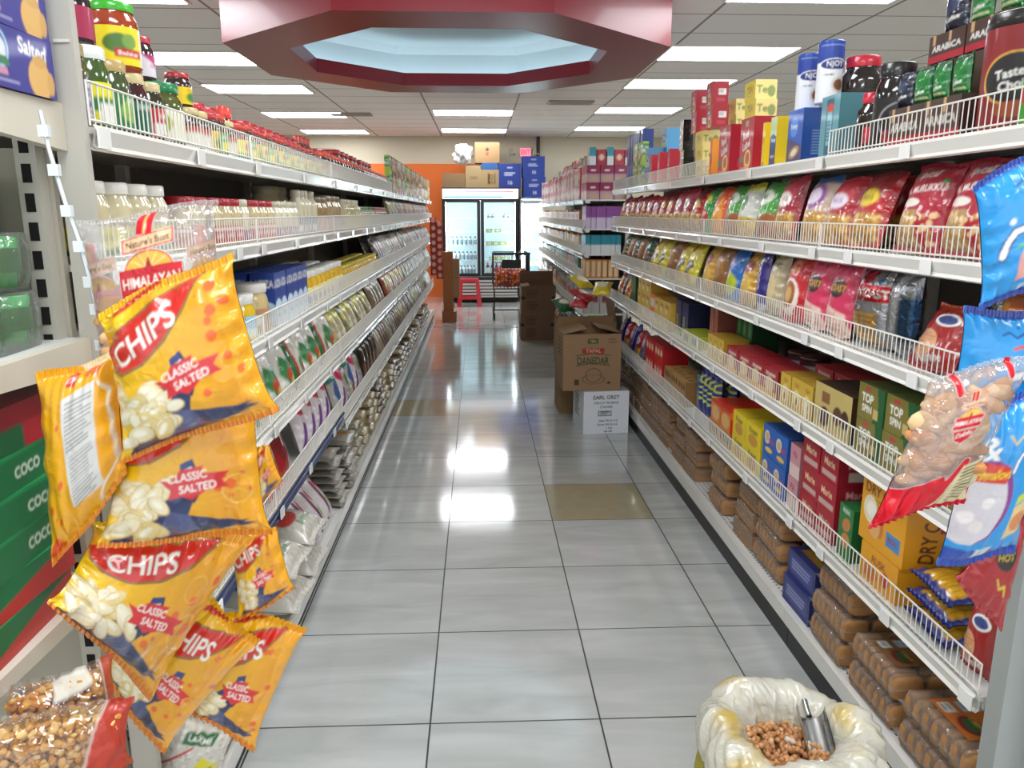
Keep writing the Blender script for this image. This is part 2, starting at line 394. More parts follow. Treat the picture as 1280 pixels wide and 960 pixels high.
# octagonal soffit
oc = empty('octagonal_soffit', (-.17, 5.63, CEIL)); tag(oc, 'large red octagonal ceiling drop with glowing pale blue recess above the aisle', 'ceiling feature')
def octo(ap, z, closed=True):
    R_ = ap / math.cos(math.pi / 8); a = [math.pi / 8 + k * math.pi / 4 for k in range(9)]
    return np.array([(R_ * math.cos(t), R_ * math.sin(t), z) for t in a])
redp = mat('red_gloss_paint', '#9a1028', .36, coat=.12, bump=.02, bscale=6)
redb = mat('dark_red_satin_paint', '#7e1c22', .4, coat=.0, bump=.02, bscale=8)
MB().grid(np.stack([octo(1.37, -.002), octo(1.37, -.33)]), '#fff', False).build('outer_fascia', redp, oc)
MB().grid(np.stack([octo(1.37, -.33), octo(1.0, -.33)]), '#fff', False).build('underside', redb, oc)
MB().grid(np.stack([octo(1.0, -.33), octo(1.0, -.235), octo(1.03, -.235), octo(1.03, -.32), octo(1.2, -.32)]), '#fff', False).build('inner_lip', redp, oc)
dome = mat('pale_blue_recess_paint', '#cce0e6', .7)
MB().grid(np.stack([octo(1.2, -.32), octo(1.2, -.06), octo(1.12, -.012), octo(.001, -.012)]), '#fff', False).build('recess', dome, oc)
led = mat('cove_led', '#d2eaf0', .5, emit=5.2)
MB().grid(np.stack([octo(1.075, -.315), octo(1.075, -.285), octo(1.1, -.275), octo(1.13, -.285), octo(1.13, -.315)]), '#fff', False).build('light_strip', led, oc)

# ------------------------------------------------------------------ shelving
DEPTH = .42
def bay(name, L, zs, base_z, fences, label, group, mirror, two_tone=None):
    """local: front edge at x=0, shelves run back to -x (mirror: +x), y from 0 to L"""
    s = 1 if mirror else -1
    e = empty(name); tag(e, label, 'shelving', group)
    def B(mb, xa, y0, z0, xb, y1, z1):
        xa, xb = sorted((s * xa, s * xb)); return mb.box(xa, y0, z0, xb, y1, z1)
    top = zs[0] + .26
    B(MB(), DEPTH + .002, 0, .05, DEPTH + .02, L, top - .05 if zs[0] > 1.6 else top).build('back_panel', SHBACK, e)
    for y in (0,):
        u = B(MB(), DEPTH - .03, y + .001, 0, DEPTH + .022, y + .03, top - .04); u.build('upright', CREAM, e)
    for k, z in enumerate(zs):
        m_ = MB(); B(m_, .008, .002, z - .012, DEPTH, L - .002, z)
        B(m_, .02, .002, z - .032, .06, L - .002, z - .012)
        sh = m_.build('shelf', WHITE, e)
        r = MB()
        P = [(0, .004), (-.004, -.004), (.004, -.03), (-.002, -.038), (.004, -.042), (.012, -.036), (.012, .0)]
        r.grid(np.array([[(s * x, .003, z + q) for x, q in P], [(s * x, L - .003, z + q) for x, q in P]]), '#fff', False, mirror)
        r.build('price_rail', mat('white_price_rail', '#e6e4de', .25, coat=.5) if not (two_tone and k == two_tone) else mat('blue_price_rail', '#2b3a66', .3, coat=.5), sh)
        for y in [.0] + ([L * .35, L * .75] if k else [L * .5]):
            t_ = MB(); B(t_, -.009, y + .005, z - .037, -.005, y + .05, z - .001); t_.build('price_tag', mat('clear_tag_plastic', '#f4f4f2', .15, coat=1), sh)
        if fences[k]:
            fh, xf = fences[k], .006; f = MB()
            for zz in (z + .012, z + fh): f.bar((s * xf, .006, zz), (s * xf, L - .006, zz), .0026, '#fff', 5)
            n = int(L / .0215)
            for i in range(n + 1):
                y = .006 + (L - .012) * i / n; r_ = .0026 if i in (0, n) else .0016
                f.bar((s * xf, y, z + .002), (s * xf, y, z + fh), r_, '#fff', 4)
            f.build('wire_fence', WIRE, sh)
    m_ = MB(); B(m_, .008, .002, base_z - .015, DEPTH, L - .002, base_z); d = m_.build('base_deck', WHITE, e)
    r = MB(); B(r, -.006, .002, base_z - .05, .01, L - .002, base_z + .006); r.build('deck_front', mat('white_price_rail', '#e6e4de', .25), d)
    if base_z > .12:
        f = MB()      # dark plates laid on the deck, painting the shade of its punched holes
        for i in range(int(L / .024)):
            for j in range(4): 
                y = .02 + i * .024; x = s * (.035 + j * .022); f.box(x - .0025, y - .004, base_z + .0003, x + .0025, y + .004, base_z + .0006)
        f.build('deck_hole_shade', mat('hole_shade_black', '#333333', .8), d)
    k_ = MB(); B(k_, .012, .002, 0, .03, L - .002, base_z - .05); k_.build('kick_plate', DARK, e)
    return e
LZ = [1.70, 1.453, 1.15, .851, .56]; RZ = [1.72, 1.437, 1.151, .849, .493]; LB, RB = .105, .146
XF = {'L': -.69, 'R': 1.1, 'Q': .95}
SG = {'L': -1, 'R': 1, 'Q': 1}
edges = [1.475, 2.49] + [2.49 + 1.32 * k for k in range(1, 8)]
Lz2 = LZ[:4] + [.50]
fz = .078
L_first = None
for k in range(len(edges) - 1):
    lab = f'white gondola shelving bay on left, {ordn(k + 1)} bay from the camera'
    grp = 'left shelving bays'
    f = [fz if k < 4 else 0, fz, fz, fz, fz]
    b = bay('shelving_bay', edges[k + 1] - edges[k], LZ if k < 2 else Lz2, LB, f, lab, grp, False, 4 if k == 0 or k == 1 else None)
    b.location = (XF['L'], edges[k], 0)
for k in range(4):
    f = [fz if k in (0, 2, 3) else 0, fz, fz, fz, fz]
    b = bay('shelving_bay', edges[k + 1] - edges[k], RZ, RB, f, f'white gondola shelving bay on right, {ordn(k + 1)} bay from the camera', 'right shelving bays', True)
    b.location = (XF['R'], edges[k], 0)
QZ = [1.66, 1.40, 1.17, .95, .62]; QB = .12
for k in range(4):
    b = bay('shelving_bay', 1.32, QZ, QB, [0, fz, fz, fz, fz], f'white gondola shelving bay beyond the cartons, {ordn(k + 1)} from its near end', 'far right shelving bays', True)
    b.location = (XF['Q'], 7.1 + 1.32 * k, 0)
ZZ = {'L': LZ + [LB], 'R': RZ + [RB], 'Q': QZ + [QB]}
# end posts facing the camera
pm = MB().box(-.745, 1.452, 0, -.695, 1.472, 1.93); o = pm.build('end_post', CREAM)
for k in range(6): pass
tag(o, 'tall beige steel post closing the near end of the left shelves', 'post')
MB().box(-.727 + .0, 1.449, 1.835, -.70, 1.4525, 1.84).build('embossed_mark', mat('pale_plastic', '#dedbd2', .4), o)
pm = MB().box(1.104, 1.40, 0, 1.17, 1.45, 2.0).box(1.165, 1.36, 0, 1.24, 1.42, 2.0); o = pm.build('end_post', mat('grey_enamel', '#9fa5a3', .35, coat=.2))
tag(o, 'tall grey steel post closing the near end of the right shelves', 'post')
# ------------------------------------------------------------------ product builders
PRO = {}
class Proto:
    def __init__(s, root, w, d, h, look, cat): s.o, s.w, s.d, s.h, s.look, s.cat, s.used = root, w, d, h, look, cat, False; PRO[id(s)] = s
def place(p, loc, rz=0, tilt=0, sc=(1, 1, 1), label=None, group=None, roll=0):
    o = p.o if not p.used else copy_tree(p.o); p.used = True
    o.location = loc; o.rotation_euler = Matrix.Rotation(rz, 3, 'Z').to_euler() if not (tilt or roll) else (Matrix.Rotation(rz, 3, 'Z') @ Matrix.Rotation(tilt, 3, 'X') @ Matrix.Rotation(roll, 3, 'Y')).to_euler()
    o.scale = sc; return tag(o, label, p.cat, group)

def jar(look, r, h, body='#6a2a18', lid='#b22', label='#eee', ops=(), res=260, name='glass_jar', cat='jar', wide=.86, lab=(.12, .68), neck=.82, lidh=.14, n=16):
    lh = h * lidh; bh = h - lh
    pr = [(1e-4, 0), (r * .92, 0), (r, h * .05), (r, bh * .74), (r * .95, bh * .86), (r * wide * .95, bh * .95), (r * wide * .95, bh)]
    o = MB().lathe(pr, n, body).build(name, GLASSY)
    MB().lathe([(r * wide * .99, bh - .002), (r * wide, bh), (r * wide, h - .003), (r * wide - .003, h), (1e-4, h)], n, lid).build('lid', PLAST, o)
    if label:
        a, b = lab; lw = math.pi * 2 * (r + .0008)
        art = Art(lw, (b - a) * bh, res, label, [o2 for o2 in ops])
        z = np.linspace(a * bh, min(b, .74) * bh, art.nv + 1)
        MB().lathe([(r + .0008, q) for q in z], col=art).build('label', CARD, o)
    return Proto(o, 2 * r, 2 * r, h, look, cat)
def rep(ops, n=3):
    """repeat artwork drawn for one panel n times round a label"""
    out = []
    for k in range(n):
        f = lambda x: (x + k) / n
        for o in ops:
            if o[0] == 'r': out.append(('r', f(o[1]), o[2], f(o[3]), o[4], o[5]))
            elif o[0] == 'p': out.append(('p', [(f(x), y) for x, y in o[1]], o[2]))
            elif o[0] in 'ec': out.append((o[0], f(o[1]), o[2], o[3] / n, *o[4:]))
            elif o[0] == 't': out.append(('t', o[1], f(o[2]), o[3], o[4], o[5], o[6] if len(o) > 6 else 0, (o[7] if len(o) > 7 else .8) / n))
    return out
def box(look, w, d, h, bg, ops=(), side=None, sops=(), top=None, tops=(), res=200, name='carton', cat='box', m=None):
    fr = Art(w, h, res, bg, ops); sd = Art(d, h, res, side or bg, sops); tp = Art(w, d, res, top or side or bg, tops)
    o = MB().box(-w / 2, -d / 2, 0, w / 2, d / 2, h, bg, fr, sd, tp, fr).build(name, m or CARD)
    return Proto(o, w, d, h, look, cat)
def can(look, r, h, art_ops, bg, lid='#222222', res=300, name='canister', cat='canister', lidh=.1, lidr=1.03, n=28):
    o = MB().lathe([(1e-4, 0), (r * .97, 0), (r, .004)], n, bg).build(name, PLAST)
    art = Art(2 * math.pi * r, h * (1 - lidh), res, bg, art_ops)
    MB().lathe([(r, z) for z in np.linspace(.004, h * (1 - lidh), art.nv + 1)], col=art).build('wrap', CARD, o)
    hb = h * (1 - lidh)
    MB().lathe([(r * lidr * .98, hb - .002), (r * lidr, hb), (r * lidr, h - .004), (r * lidr * .95, h), (1e-4, h)], n, lid).build('lid', PLAST, o)
    return Proto(o, 2 * r, 2 * r, h, look, cat)
def pillow(Pf, t, nu, nv, seed, seal=.05, back=.6, crease=1.0):
    """front and back sheets of a sealed bag over the surface Pf(u,v)->(point, normal)"""
    rg = np.random.default_rng(seed)
    u, v = np.meshgrid(np.linspace(0, 1, nu + 1), np.linspace(0, 1, nv + 1))
    vv = np.clip((v - seal) / (1 - 2 * seal), 0, 1)
    g = np.clip(1 - np.abs(2 * vv - 1) ** 3.2, 0, 1) ** .62; f = np.clip(1 - np.abs(2 * u - 1) ** 2.6, 0, 1) ** .7
    th = t * g * f
    ds = np.minimum(vv, 1 - vv); de = np.minimum(u, 1 - u)
    w_ = np.zeros_like(u)
    for k in range(4):
        fr, ph, sl = rg.uniform(3, 8), rg.uniform(0, 6.3), rg.uniform(-5, 5)
        w_ += np.sin(2 * math.pi * fr * u + ph + sl * vv) * np.exp(-ds / .13) * .5
    for k in range(3):
        fr, ph, sl = rg.uniform(3, 7), rg.uniform(0, 6.3), rg.uniform(-5, 5)
        w_ += np.sin(2 * math.pi * fr * vv + ph + sl * u) * np.exp(-de / .09) * .55
    for k in range(4):
        a, fr, ph = rg.uniform(0, 3.14), rg.uniform(1, 2.5), rg.uniform(0, 6.3)
        w_ += np.abs(np.sin(math.pi * fr * (u * math.cos(a) + v * math.sin(a)) + ph)) * .18 - .09
    wr = t * .11 * crease * w_ * np.minimum(1, g * 2.2) * np.minimum(1, f * 3)
    u2 = .5 + (u - .5) * (1 - .10 * g); v2 = v + .018 * np.sin(2 * math.pi * u + rg.uniform(0, 6)) * (1 - g)
    edge = .003 * np.sin(u * nu * .9) * (1 - np.minimum(1, g * 4))
    P, N = Pf(u2, v2)
    return P + N * (th + wr + edge + .0012)[..., None], P - N * (th * back + wr * .5 - edge + .0012)[..., None]
def planar(w, h):
    def f(u, v):
        P = np.stack([(u - .5) * w, np.zeros_like(u), v * h], -1); N = np.broadcast_to(np.array([0, -1., 0]), P.shape); return P, N
    return f
def bag(look, w, h, t, bg, ops=(), bops=None, bbg=None, res=170, seed=1, name='snack_bag', cat='bag', m=None, lie=False, crease=1.0, seal=.05):
    fr = Art(w, h, res, bg, ops); bk = Art(w, h, res, bbg or bg, bops or ())
    a, b = pillow(planar(w, h), t / 1.6, fr.nu, fr.nv, seed, seal, crease=crease)
    mz = min(a[..., 2].min(), b[..., 2].min()); a[..., 2] -= mz; b[..., 2] -= mz
    if lie:     # lying on its back: face up
        a = np.stack([a[..., 0], a[..., 2] - h / 2, -a[..., 1]], -1); b = np.stack([b[..., 0], b[..., 2] - h / 2, -b[..., 1]], -1)
        dz = -b[..., 2].min(); a[..., 2] += dz; b[..., 2] += dz
    o = MB().grid(a, fr).grid(b, bk, True, True).build(name, m or FOIL)
    A_ = np.concatenate([a.reshape(-1, 3), b.reshape(-1, 3)]); ex = A_.max(0) - A_.min(0)
    p = Proto(o, ex[0], ex[1], ex[2], look, cat); p.off = (A_[:, 1].max() + A_[:, 1].min()) / 2; p.A = A_
    return p

PHR = {'L': ['left top shelf', 'left second shelf', 'left third shelf', 'left fourth shelf', 'left fifth shelf', 'left bottom shelf'],
       'R': ['right top shelf', 'right second shelf', 'right third shelf', 'right fourth shelf', 'right fifth shelf', 'right bottom shelf'],
       'Q': ['far right top shelf', 'far right second shelf', 'far right third shelf', 'far right fourth shelf', 'far right fifth shelf', 'far right bottom shelf']}
CNT = {}
def stock(side, lvl, y0, y1, ps, gap=.004, rows=1, tiers=1, inset=.026, jit=.018, tilt=0, hs=0, order='cycle', dz=0, step=None, rowgap=.008, ysc=1, turn=0, loose=0):
    """set goods out on a shelf from y0 to y1, each one an object; tilt in degrees leans them back"""
    X, s, z = XF[side], SG[side], ZZ[side][lvl] + .0008 + dz
    if side == 'L' and lvl == 4 and y0 > 3.8: z = .5008 + dz
    rz = math.pi / 2 if side == 'L' else -math.pi / 2
    y = y0; i = 0
    while True:
        p = ps[i % len(ps)] if order == 'cycle' else rnd.choice(ps)
        w_ = (p.w if not turn else p.d) * ysc; tj = rnd.uniform(-2, 2) if tilt else 0
        if y + w_ > y1 + .01: break
        k = CNT[(side, lvl, p.look)] = CNT.get((side, lvl, p.look), 0) + 1
        for r in range(rows):
            zt = 0
            for t in range(tiers if isinstance(tiers, int) else tiers[min(r, len(tiers) - 1)]):
                j = 1 + rnd.uniform(-hs, hs)
                dep = (p.d if not turn else p.w)
                th = math.radians(tilt + tj); A_ = getattr(p, 'A', None)
                lift = -(A_[:, 2] * math.cos(th) - A_[:, 1] * math.sin(th)).min() + .0006 if th and A_ is not None else 0
                fwd = -(A_[:, 1] * math.cos(th) + A_[:, 2] * math.sin(th)).min() if A_ is not None else dep / 2
                x = X + s * (inset + fwd + r * (dep / math.cos(th) + rowgap) + rnd.uniform(0, .004) + t * loose * rnd.uniform(0, 1))
                lab = f"{p.look}, {ordn(k)} from camera on {PHR[side][lvl]}" + (f', {ordn(r + 1)} row' if r else '') + (f', tier {t + 1}' if t else '')
                o = place(p, (x, y + w_ / 2 + (rnd.uniform(-.004, .004) if r else 0), z + lift * j + zt), rz + rnd.uniform(-jit, jit) + turn * math.pi / 2, -th, (ysc, 1, j), lab, f'{p.look}s on the {PHR[side][lvl]}')
                zt += p.h * j + .0008
        y += (step or w_ + gap); i += 1
    return y

W_, K_ = '#f4f2ec', '#1a1414'
def nut(x0, y0, x1, y1): return [('r', x0, y0, x1, y1, W_), ('lines', x0 + .02, y0 + .02, x1 - .02, y1 - .02, 8, '#555555')]
# ---- jars of the left side
J = {}
J['purple'] = jar('purple-labelled jar with gold lid', .036, .15, '#5b5a2a', '#a08a58', '#3d2a7a', rep([('t', 'PICKLE', .5, .5, .22, W_, 90)]), 300)
J['lime'] = jar('tall jar with white lid', .038, .16, '#3e5a22', '#dfe3e0', '#e9e21e', rep([('r', 0, .3, 1, .62, '#1f7a3a'), ('r', .15, .05, .85, .5, W_), ('lines', .2, .08, .8, .45, 5, '#777777')]), 300)
J['olive'] = jar('green jar with gold lid', .037, .15, '#41502a', '#b79c62', '#2f7a42', rep([('e', .5, .5, .35, .3, '#8fbb4a'), ('t', 'MIX', .5, .8, .14, W_)]), 300)
J['maroon'] = jar('dark jar with gold lid and teal label', .042, .14, '#3a0f14', '#cdbb8a', '#13614f', rep([('lines', .15, .1, .85, .7, 7, '#cfe0d4'), ('t', 'CHUTNEY', .5, .83, .14, W_)]), 300)
J['redlab'] = jar('small jar with red label', .034, .135, '#2a2410', '#c9b888', '#c62a38', rep([('r', .1, .1, .9, .5, W_), ('t', 'LIME', .5, .75, .16, W_)]), 300)
J['greenlid'] = jar('wide olive jar with green lid', .058, .15, '#4c531c', '#137a48', '#e9ead2', rep([('e', .5, .55, .3, .38, '#9dab32'), ('t', 'MANGO', .5, .85, .13, '#2d6a2a'), ('lines', .1, .05, .9, .3, 4, '#888888')], 2), 300)
J['dk1'] = jar('dark pickle jar with gold lid', .034, .11, '#35110f', '#c3b07a', '#e8e6dc', rep([('r', 0, .7, 1, 1, '#b3262e'), ('lines', .1, .1, .9, .65, 5, '#666666')]), 220)
J['dk2'] = jar('dark pickle jar with red lid', .034, .115, '#2b1712', '#a8222a', '#e8c81e', rep([('e', .5, .4, .3, .3, '#2f7a34'), ('t', 'PICKLE', .5, .82, .15, '#a01c22')]), 220)
J['gr1'] = jar('pickle jar with green label', .036, .12, '#4a2c12', '#b23a2c', '#3e9a3e', rep([('r', .15, .1, .85, .55, '#f0e020'), ('t', 'MANGO', .5, .78, .16, W_)]), 220)
J['stripe'] = jar('pickle jar with yellow label', .04, .115, '#6b1c10', '#b2331f', '#f0dd3a', rep([('r', 0, 0, 1, .3, '#3a9a3c'), ('e', .5, .6, .25, .22, '#c8321e')]), 220)
J['orange'] = jar('pickle jar with orange lid', .042, .13, '#54210f', '#d9481f', '#d8d4c4', rep([('r', 0, .6, 1, 1, '#a0271f'), ('e', .5, .35, .28, .25, '#6e8a2e')]), 160)
J['bigred'] = jar('big pickle jar with red lid', .075, .21, '#3a2a12', '#b01a26', '#3a5a1e', rep([('r', .2, .3, .8, .7, '#e3d84a'), ('e', .5, .2, .3, .12, '#8a2a1a'), ('t', 'PICKLE', .5, .85, .12, W_)], 2), 160)
J['bigblk'] = jar('big maroon jar with red lid', .075, .21, '#3a1010', '#b3202a', '#2e1020', rep([('r', .1, .1, .25, .9, '#e0b23a'), ('t', 'SHAN', .55, .8, .12, '#e23b3b'), ('lines', .35, .2, .9, .6, 5, '#cfc4c4')], 2), 160)
J['bede'] = jar('large pickle jar with bright green lid', .05, .14, '#a23a12', '#3eb52c', '#ead91c', rep([('r', 0, 0, .32, 1, '#e4e0d2'), ('lines', .04, .1, .28, .92, 9, '#999999'), ('e', .68, .55, .2, .26, '#4d7a33'), ('e', .82, .62, .1, .2, '#7aa04c'), ('r', .62, .2, 1, .42, '#c3161c'), ('t', 'Bedekar', .81, .31, .13, W_, 0, .36)], 2), 420, lab=(.1, .72), lidh=.12)
J['blacklid'] = jar('jar with black lid and pink label', .046, .12, '#1d1014', '#1c1c22', '#a3214a', (), 200)
J['keya'] = jar('jar with red lid and lilac label', .036, .10, '#2a0d12', '#b02c3a', '#d9d3df', rep([('p', [(0, 1), (1, 1), (.5, .55)], '#b3206a'), ('t', 'KERALA', .5, .5, .12, '#b3206a'), ('lines', .1, .05, .9, .35, 4, '#888888')]), 300)
J['ketch'] = jar('ketchup bottle with yellow and red cap', .028, .19, '#7a120c', '#d8321c', '#f0dc28', rep([('r', 0, 0, 1, .4, '#c4201c')], 2), 160, name='ketchup_bottle', cat='bottle', wide=.5, lidh=.16)
J['greenb'] = jar('bottle with green label', .04, .2, '#6b3a18', '#c0392b', '#2b9a6a', rep([('r', .15, .2, .85, .7, '#d8f0c8'), ('e', .5, .45, .25, .2, '#e2d23a')], 2), 160, name='sauce_bottle', cat='bottle', wide=.55)
# cream jars, second shelf
J['ivory'] = jar('ivory paste jar with white lid', .046, .155, '#cfc4a0', '#e6e4dc', '#e4d93c', rep([('r', 0, 0, 1, .2, '#2f7a3a'), ('t', 'GARLIC', .5, .65, .2, '#2f6a34')]), 260, lab=(.1, .5))
J['redpaste'] = jar('paste jar with red lid', .045, .135, '#c7b68c', '#a81c2e', '#b01e2c', rep([('r', 0, .75, 1, .85, W_), ('t', 'GINGER', .5, .4, .25, W_)]), 240, lab=(.1, .5))
J['greenpaste'] = jar('paste jar with green lid', .045, .12, '#c7b68c', '#1f9a50', '#e8e6dc', (), 160)
J['cream'] = jar('cream paste jar with ribbed cream lid', .042, .135, '#d6d0b4', '#c6c0a8', '#7c3f7c', rep([('t', 'PASTE', .5, .5, .3, W_)]), 240, lab=(.08, .36))
J['creamtall'] = jar('tall cream bottle with dark label', .034, .185, '#d4ceb0', '#cfc8ae', '#1f3a5e', rep([('r', .15, .15, .85, .5, W_)], 2), 200, lab=(.05, .5), wide=.6, name='sauce_bottle', cat='bottle')
J['creambig'] = jar('big cream jar with beige lid', .065, .2, '#cbbf98', '#b7ad90', '#a33a8a', rep([('e', .5, .5, .3, .3, '#e8d84a')], 2), 160, lab=(.05, .4))
J['rust'] = jar('tan jar with rust label', .055, .165, '#a08458', '#8a7a58', '#c24a1c', rep([('e', .5, .5, .3, .3, '#2a6a3a')], 2), 160, lab=(.05, .5))
J['burg'] = jar('tan jar with burgundy label', .06, .175, '#b09a70', '#94876a', '#7c1c34', rep([('r', .2, .2, .8, .5, '#d8b0b8')], 2), 160, lab=(.05, .5))
J['yelb'] = jar('cream bottle with yellow label', .04, .165, '#c9c090', '#cfc8ae', '#ece13c', rep([('e', .5, .5, .25, .3, '#5a8a3a')], 2), 160, lab=(.08, .5), wide=.6, name='sauce_bottle', cat='bottle')
J['smg'] = jar('small bottle with green cap', .03, .13, '#9a9468', '#1f7a3c', '#d8d2b4', (), 120, wide=.6, name='sauce_bottle', cat='bottle')
J['smr'] = jar('small bottle with red cap', .03, .13, '#8a7048', '#a02030', '#cfc9b2', (), 120, wide=.6, name='sauce_bottle', cat='bottle')
# ghee, third shelf
gl = rep([('r', 0, .45, 1, 1, '#9ccbe4'), ('e', .5, .72, .22, .16, '#2d6a2c'), ('t', 'GHEE', .5, .3, .2, '#1f3f8a'), ('r', 0, 0, 1, .12, '#e8c422')], 2)
J['ghee'] = jar('yellow ghee jar with blue label', .056, .145, '#e2b91c', '#dcdcd6', '#e6efe4', gl, 300, lab=(.02, .66), lidh=.2, wide=.9)
J['mayo'] = jar('beige ghee jar with white lid', .062, .165, '#cdb784', '#dedbd2', '#b98a62', rep([('e', .5, .5, .3, .3, '#e6dfc8')], 2), 200, lab=(.05, .6), lidh=.17, wide=.92)
J['ghee2'] = jar('yellow ghee jar with white lid', .05, .15, '#e3b322', '#dfdfd8', '#efe3a0', rep([('r', .1, .1, .9, .5, '#2c4aa0'), ('t', 'GHEE', .5, .75, .2, '#a02c1c')], 2), 200, lab=(.05, .66), lidh=.17, wide=.9)
J['ghee3'] = jar('small yellow jar with yellow lid', .044, .115, '#d8b030', '#c8b23a', '#e8d84a', rep([('e', .5, .5, .3, .3, '#4a6a2a')], 2), 140, lab=(.05, .66))
B_ = {}
B_['lazi'] = box('blue and white vegetable ghee carton', .085, .085, .19, '#1f3f92', [('e', .5, .22, .6, .3, '#cfe2f0'), ('t', 'LAZIZA', .5, .8, .14, W_), ('t', 'Vegetable', .5, .34, .07, '#1f3f92'), ('t', 'Ghee', .5, .22, .07, '#1f3f92')], None, [('e', .5, .2, .7, .28, '#b8d4ea'), ('t', 'LAZIZA', .5, .8, .14, W_)], res=300)
def spice(look, bg, c2, c3, w=.075, h=.15, d=.04, txt='MASALA', res=150):
    return box(look, w, d, h, bg, [('r', 0, 0, 1, .32, c2), ('e', .5, .38, .36, .18, c3), ('t', txt, .5, .82, .1, W_)], c2, [('r', 0, .4, 1, .9, bg), ('t', txt, .5, .65, .5, W_, 90)], res=res, name='spice_box')
B_['sp1'] = spice('green spice box', '#3f8f3a', '#a9cf3c', '#c2451c'); B_['sp2'] = spice('maroon spice box', '#8e1c2c', '#2c2c54', '#d9a23a')
B_['sp3'] = spice('orange spice box', '#d2851f', '#8c2c1c', '#e8d890'); B_['sp4'] = spice('pale spice box', '#cfc8b2', '#a83248', '#5a7a3a')
B_['sp5'] = spice('lime spice box', '#94b83c', '#2c5a34', '#e0d49a'); B_['sp6'] = spice('brown spice box', '#a2583a', '#e0d4c4', '#6a2014')

# ---- stock left top shelf
yL = lambda px, z=1.72, X=-.73: yat(px, X, z)
S = stock
S('L', 0, 1.50, 1.62, [J['purple']]); S('L', 0, 1.585, 1.70, [J['lime']]); S('L', 0, 1.675, 1.75, [J['olive']]); S('L', 0, 1.76, 1.85, [J['maroon']])
S('L', 0, 1.855, 1.93, [J['redlab']]); S('L', 0, 1.94, 2.06, [J['greenlid']])
S('L', 0, 2.09, 2.46, [J['dk1'], J['dk1'], J['dk2'], J['gr1']])
J['redL'] = jar('taller pickle jar with red lid', .05, .165, '#5a1a10', '#b01f2c', '#d8d0b8', rep([('r', 0, .6, 1, 1, '#a0271f'), ('e', .5, .35, .28, .25, '#c8641e')], 2), 200)
S('L', 0, 2.2, 2.62, [J['redL']], inset=.115); S('L', 0, 2.68, 2.84, [J['ketch']], inset=.125); S('L', 0, 2.87, 3.78, [J['redL']], inset=.115); S('L', 0, 3.8, 4.05, [J['greenb']], inset=.12); S('L', 0, 4.1, 4.7, [J['redL']], inset=.12)
S('L', 0, 2.50, 3.8, [J['stripe'], J['gr1'], J['dk2']]); S('L', 0, 3.83, 6.4, [J['orange']])
S('L', 0, 4.75, 5.2, [J['bigred']], inset=.12); S('L', 0, 5.25, 5.6, [J['bigred']], inset=.12); S('L', 0, 5.65, 6.4, [J['bigblk']], inset=.12)
S('L', 0, 6.5, 11.7, [B_['sp1'], B_['sp2'], B_['sp5'], B_['sp3'], B_['sp4'], B_['sp4'], B_['sp6']], tiers=2, order='rand', gap=.02)
# second tier of jars standing on the first
def on_top(side, lvl, p, y, z, x, extra, k=[0], turn=0, tilt=0, rz=None, group=None, sc=(1, 1, 1)):
    r = (math.pi / 2 if side == 'L' else -math.pi / 2) if rz is None else rz
    return place(p, (x, y, z), r + turn, -tilt, sc, extra, group)
on_top('L', 0, J['blacklid'], 1.635, 1.8625, -.79, 'jar with a black lid and pink label stacked above the purple jar')
on_top('L', 0, J['bede'], 1.80, 1.8405, -.775, 'big orange-brown pickle jar with bright green lid, highest jar at the near left')
on_top('L', 0, J['keya'], 1.975, 1.8505, -.80, 'dark jar with red lid and lilac label stacked behind the green-lidded jar')
on_top('L', 0, J['dk2'], 2.13, 1.8105, -.77, 'dark jar with red lid raised just past the green-lidded jar', sc=(1, 1, .75))
k = 0
for y0, n, p, x in ():
    for i in range(n):
        k += 1
        on_top('L', 0, p, y0 + i * (p.w + .01), 1.83 if p is not J['greenb'] else 1.83, x, f"{p.look}, {ordn(k)} from camera of those raised on other jars", group='jars raised on the left top shelf')
# ---- left second shelf
S('L', 1, 1.52, 1.90, [J['ivory']], rows=2); S('L', 1, 1.92, 1.99, [J['greenpaste']]); S('L', 1, 2.0, 2.46, [J['redpaste']], rows=2)
S('L', 1, 2.46, 2.56, [J['cream']], rows=1); S('L', 1, 2.575, 2.86, [J['redpaste']], rows=2); S('L', 1, 2.87, 3.24, [J['cream']], rows=2)
S('L', 1, 3.25, 3.5, [J['creamtall']]); S('L', 1, 3.52, 3.6, [J['creamtall']]); S('L', 1, 3.27, 3.6, [J['creambig']], inset=.13)
S('L', 1, 3.62, 3.86, [J['rust']]); S('L', 1, 3.87, 4.3, [J['burg']]); S('L', 1, 4.31, 4.9, [J['yelb']]); S('L', 1, 4.91, 5.6, [J['smg']], rows=2); S('L', 1, 5.61, 6.3, [J['smr']], rows=2)
# ---- left third shelf
S('L', 2, 1.55, 2.2, [J['ghee']], rows=2); S('L', 2, 2.2, 2.56, [J['ghee']], rows=2); S('L', 2, 2.58, 2.72, [J['mayo']]); S('L', 2, 2.58, 2.72, [J['mayo']], inset=.17)
S('L', 2, 2.74, 3.30, [B_['lazi']], rows=2); S('L', 2, 3.32, 4.2, [J['ghee2']], rows=3); S('L', 2, 4.2, 5.6, [J['ghee3']], rows=2, tiers=1)
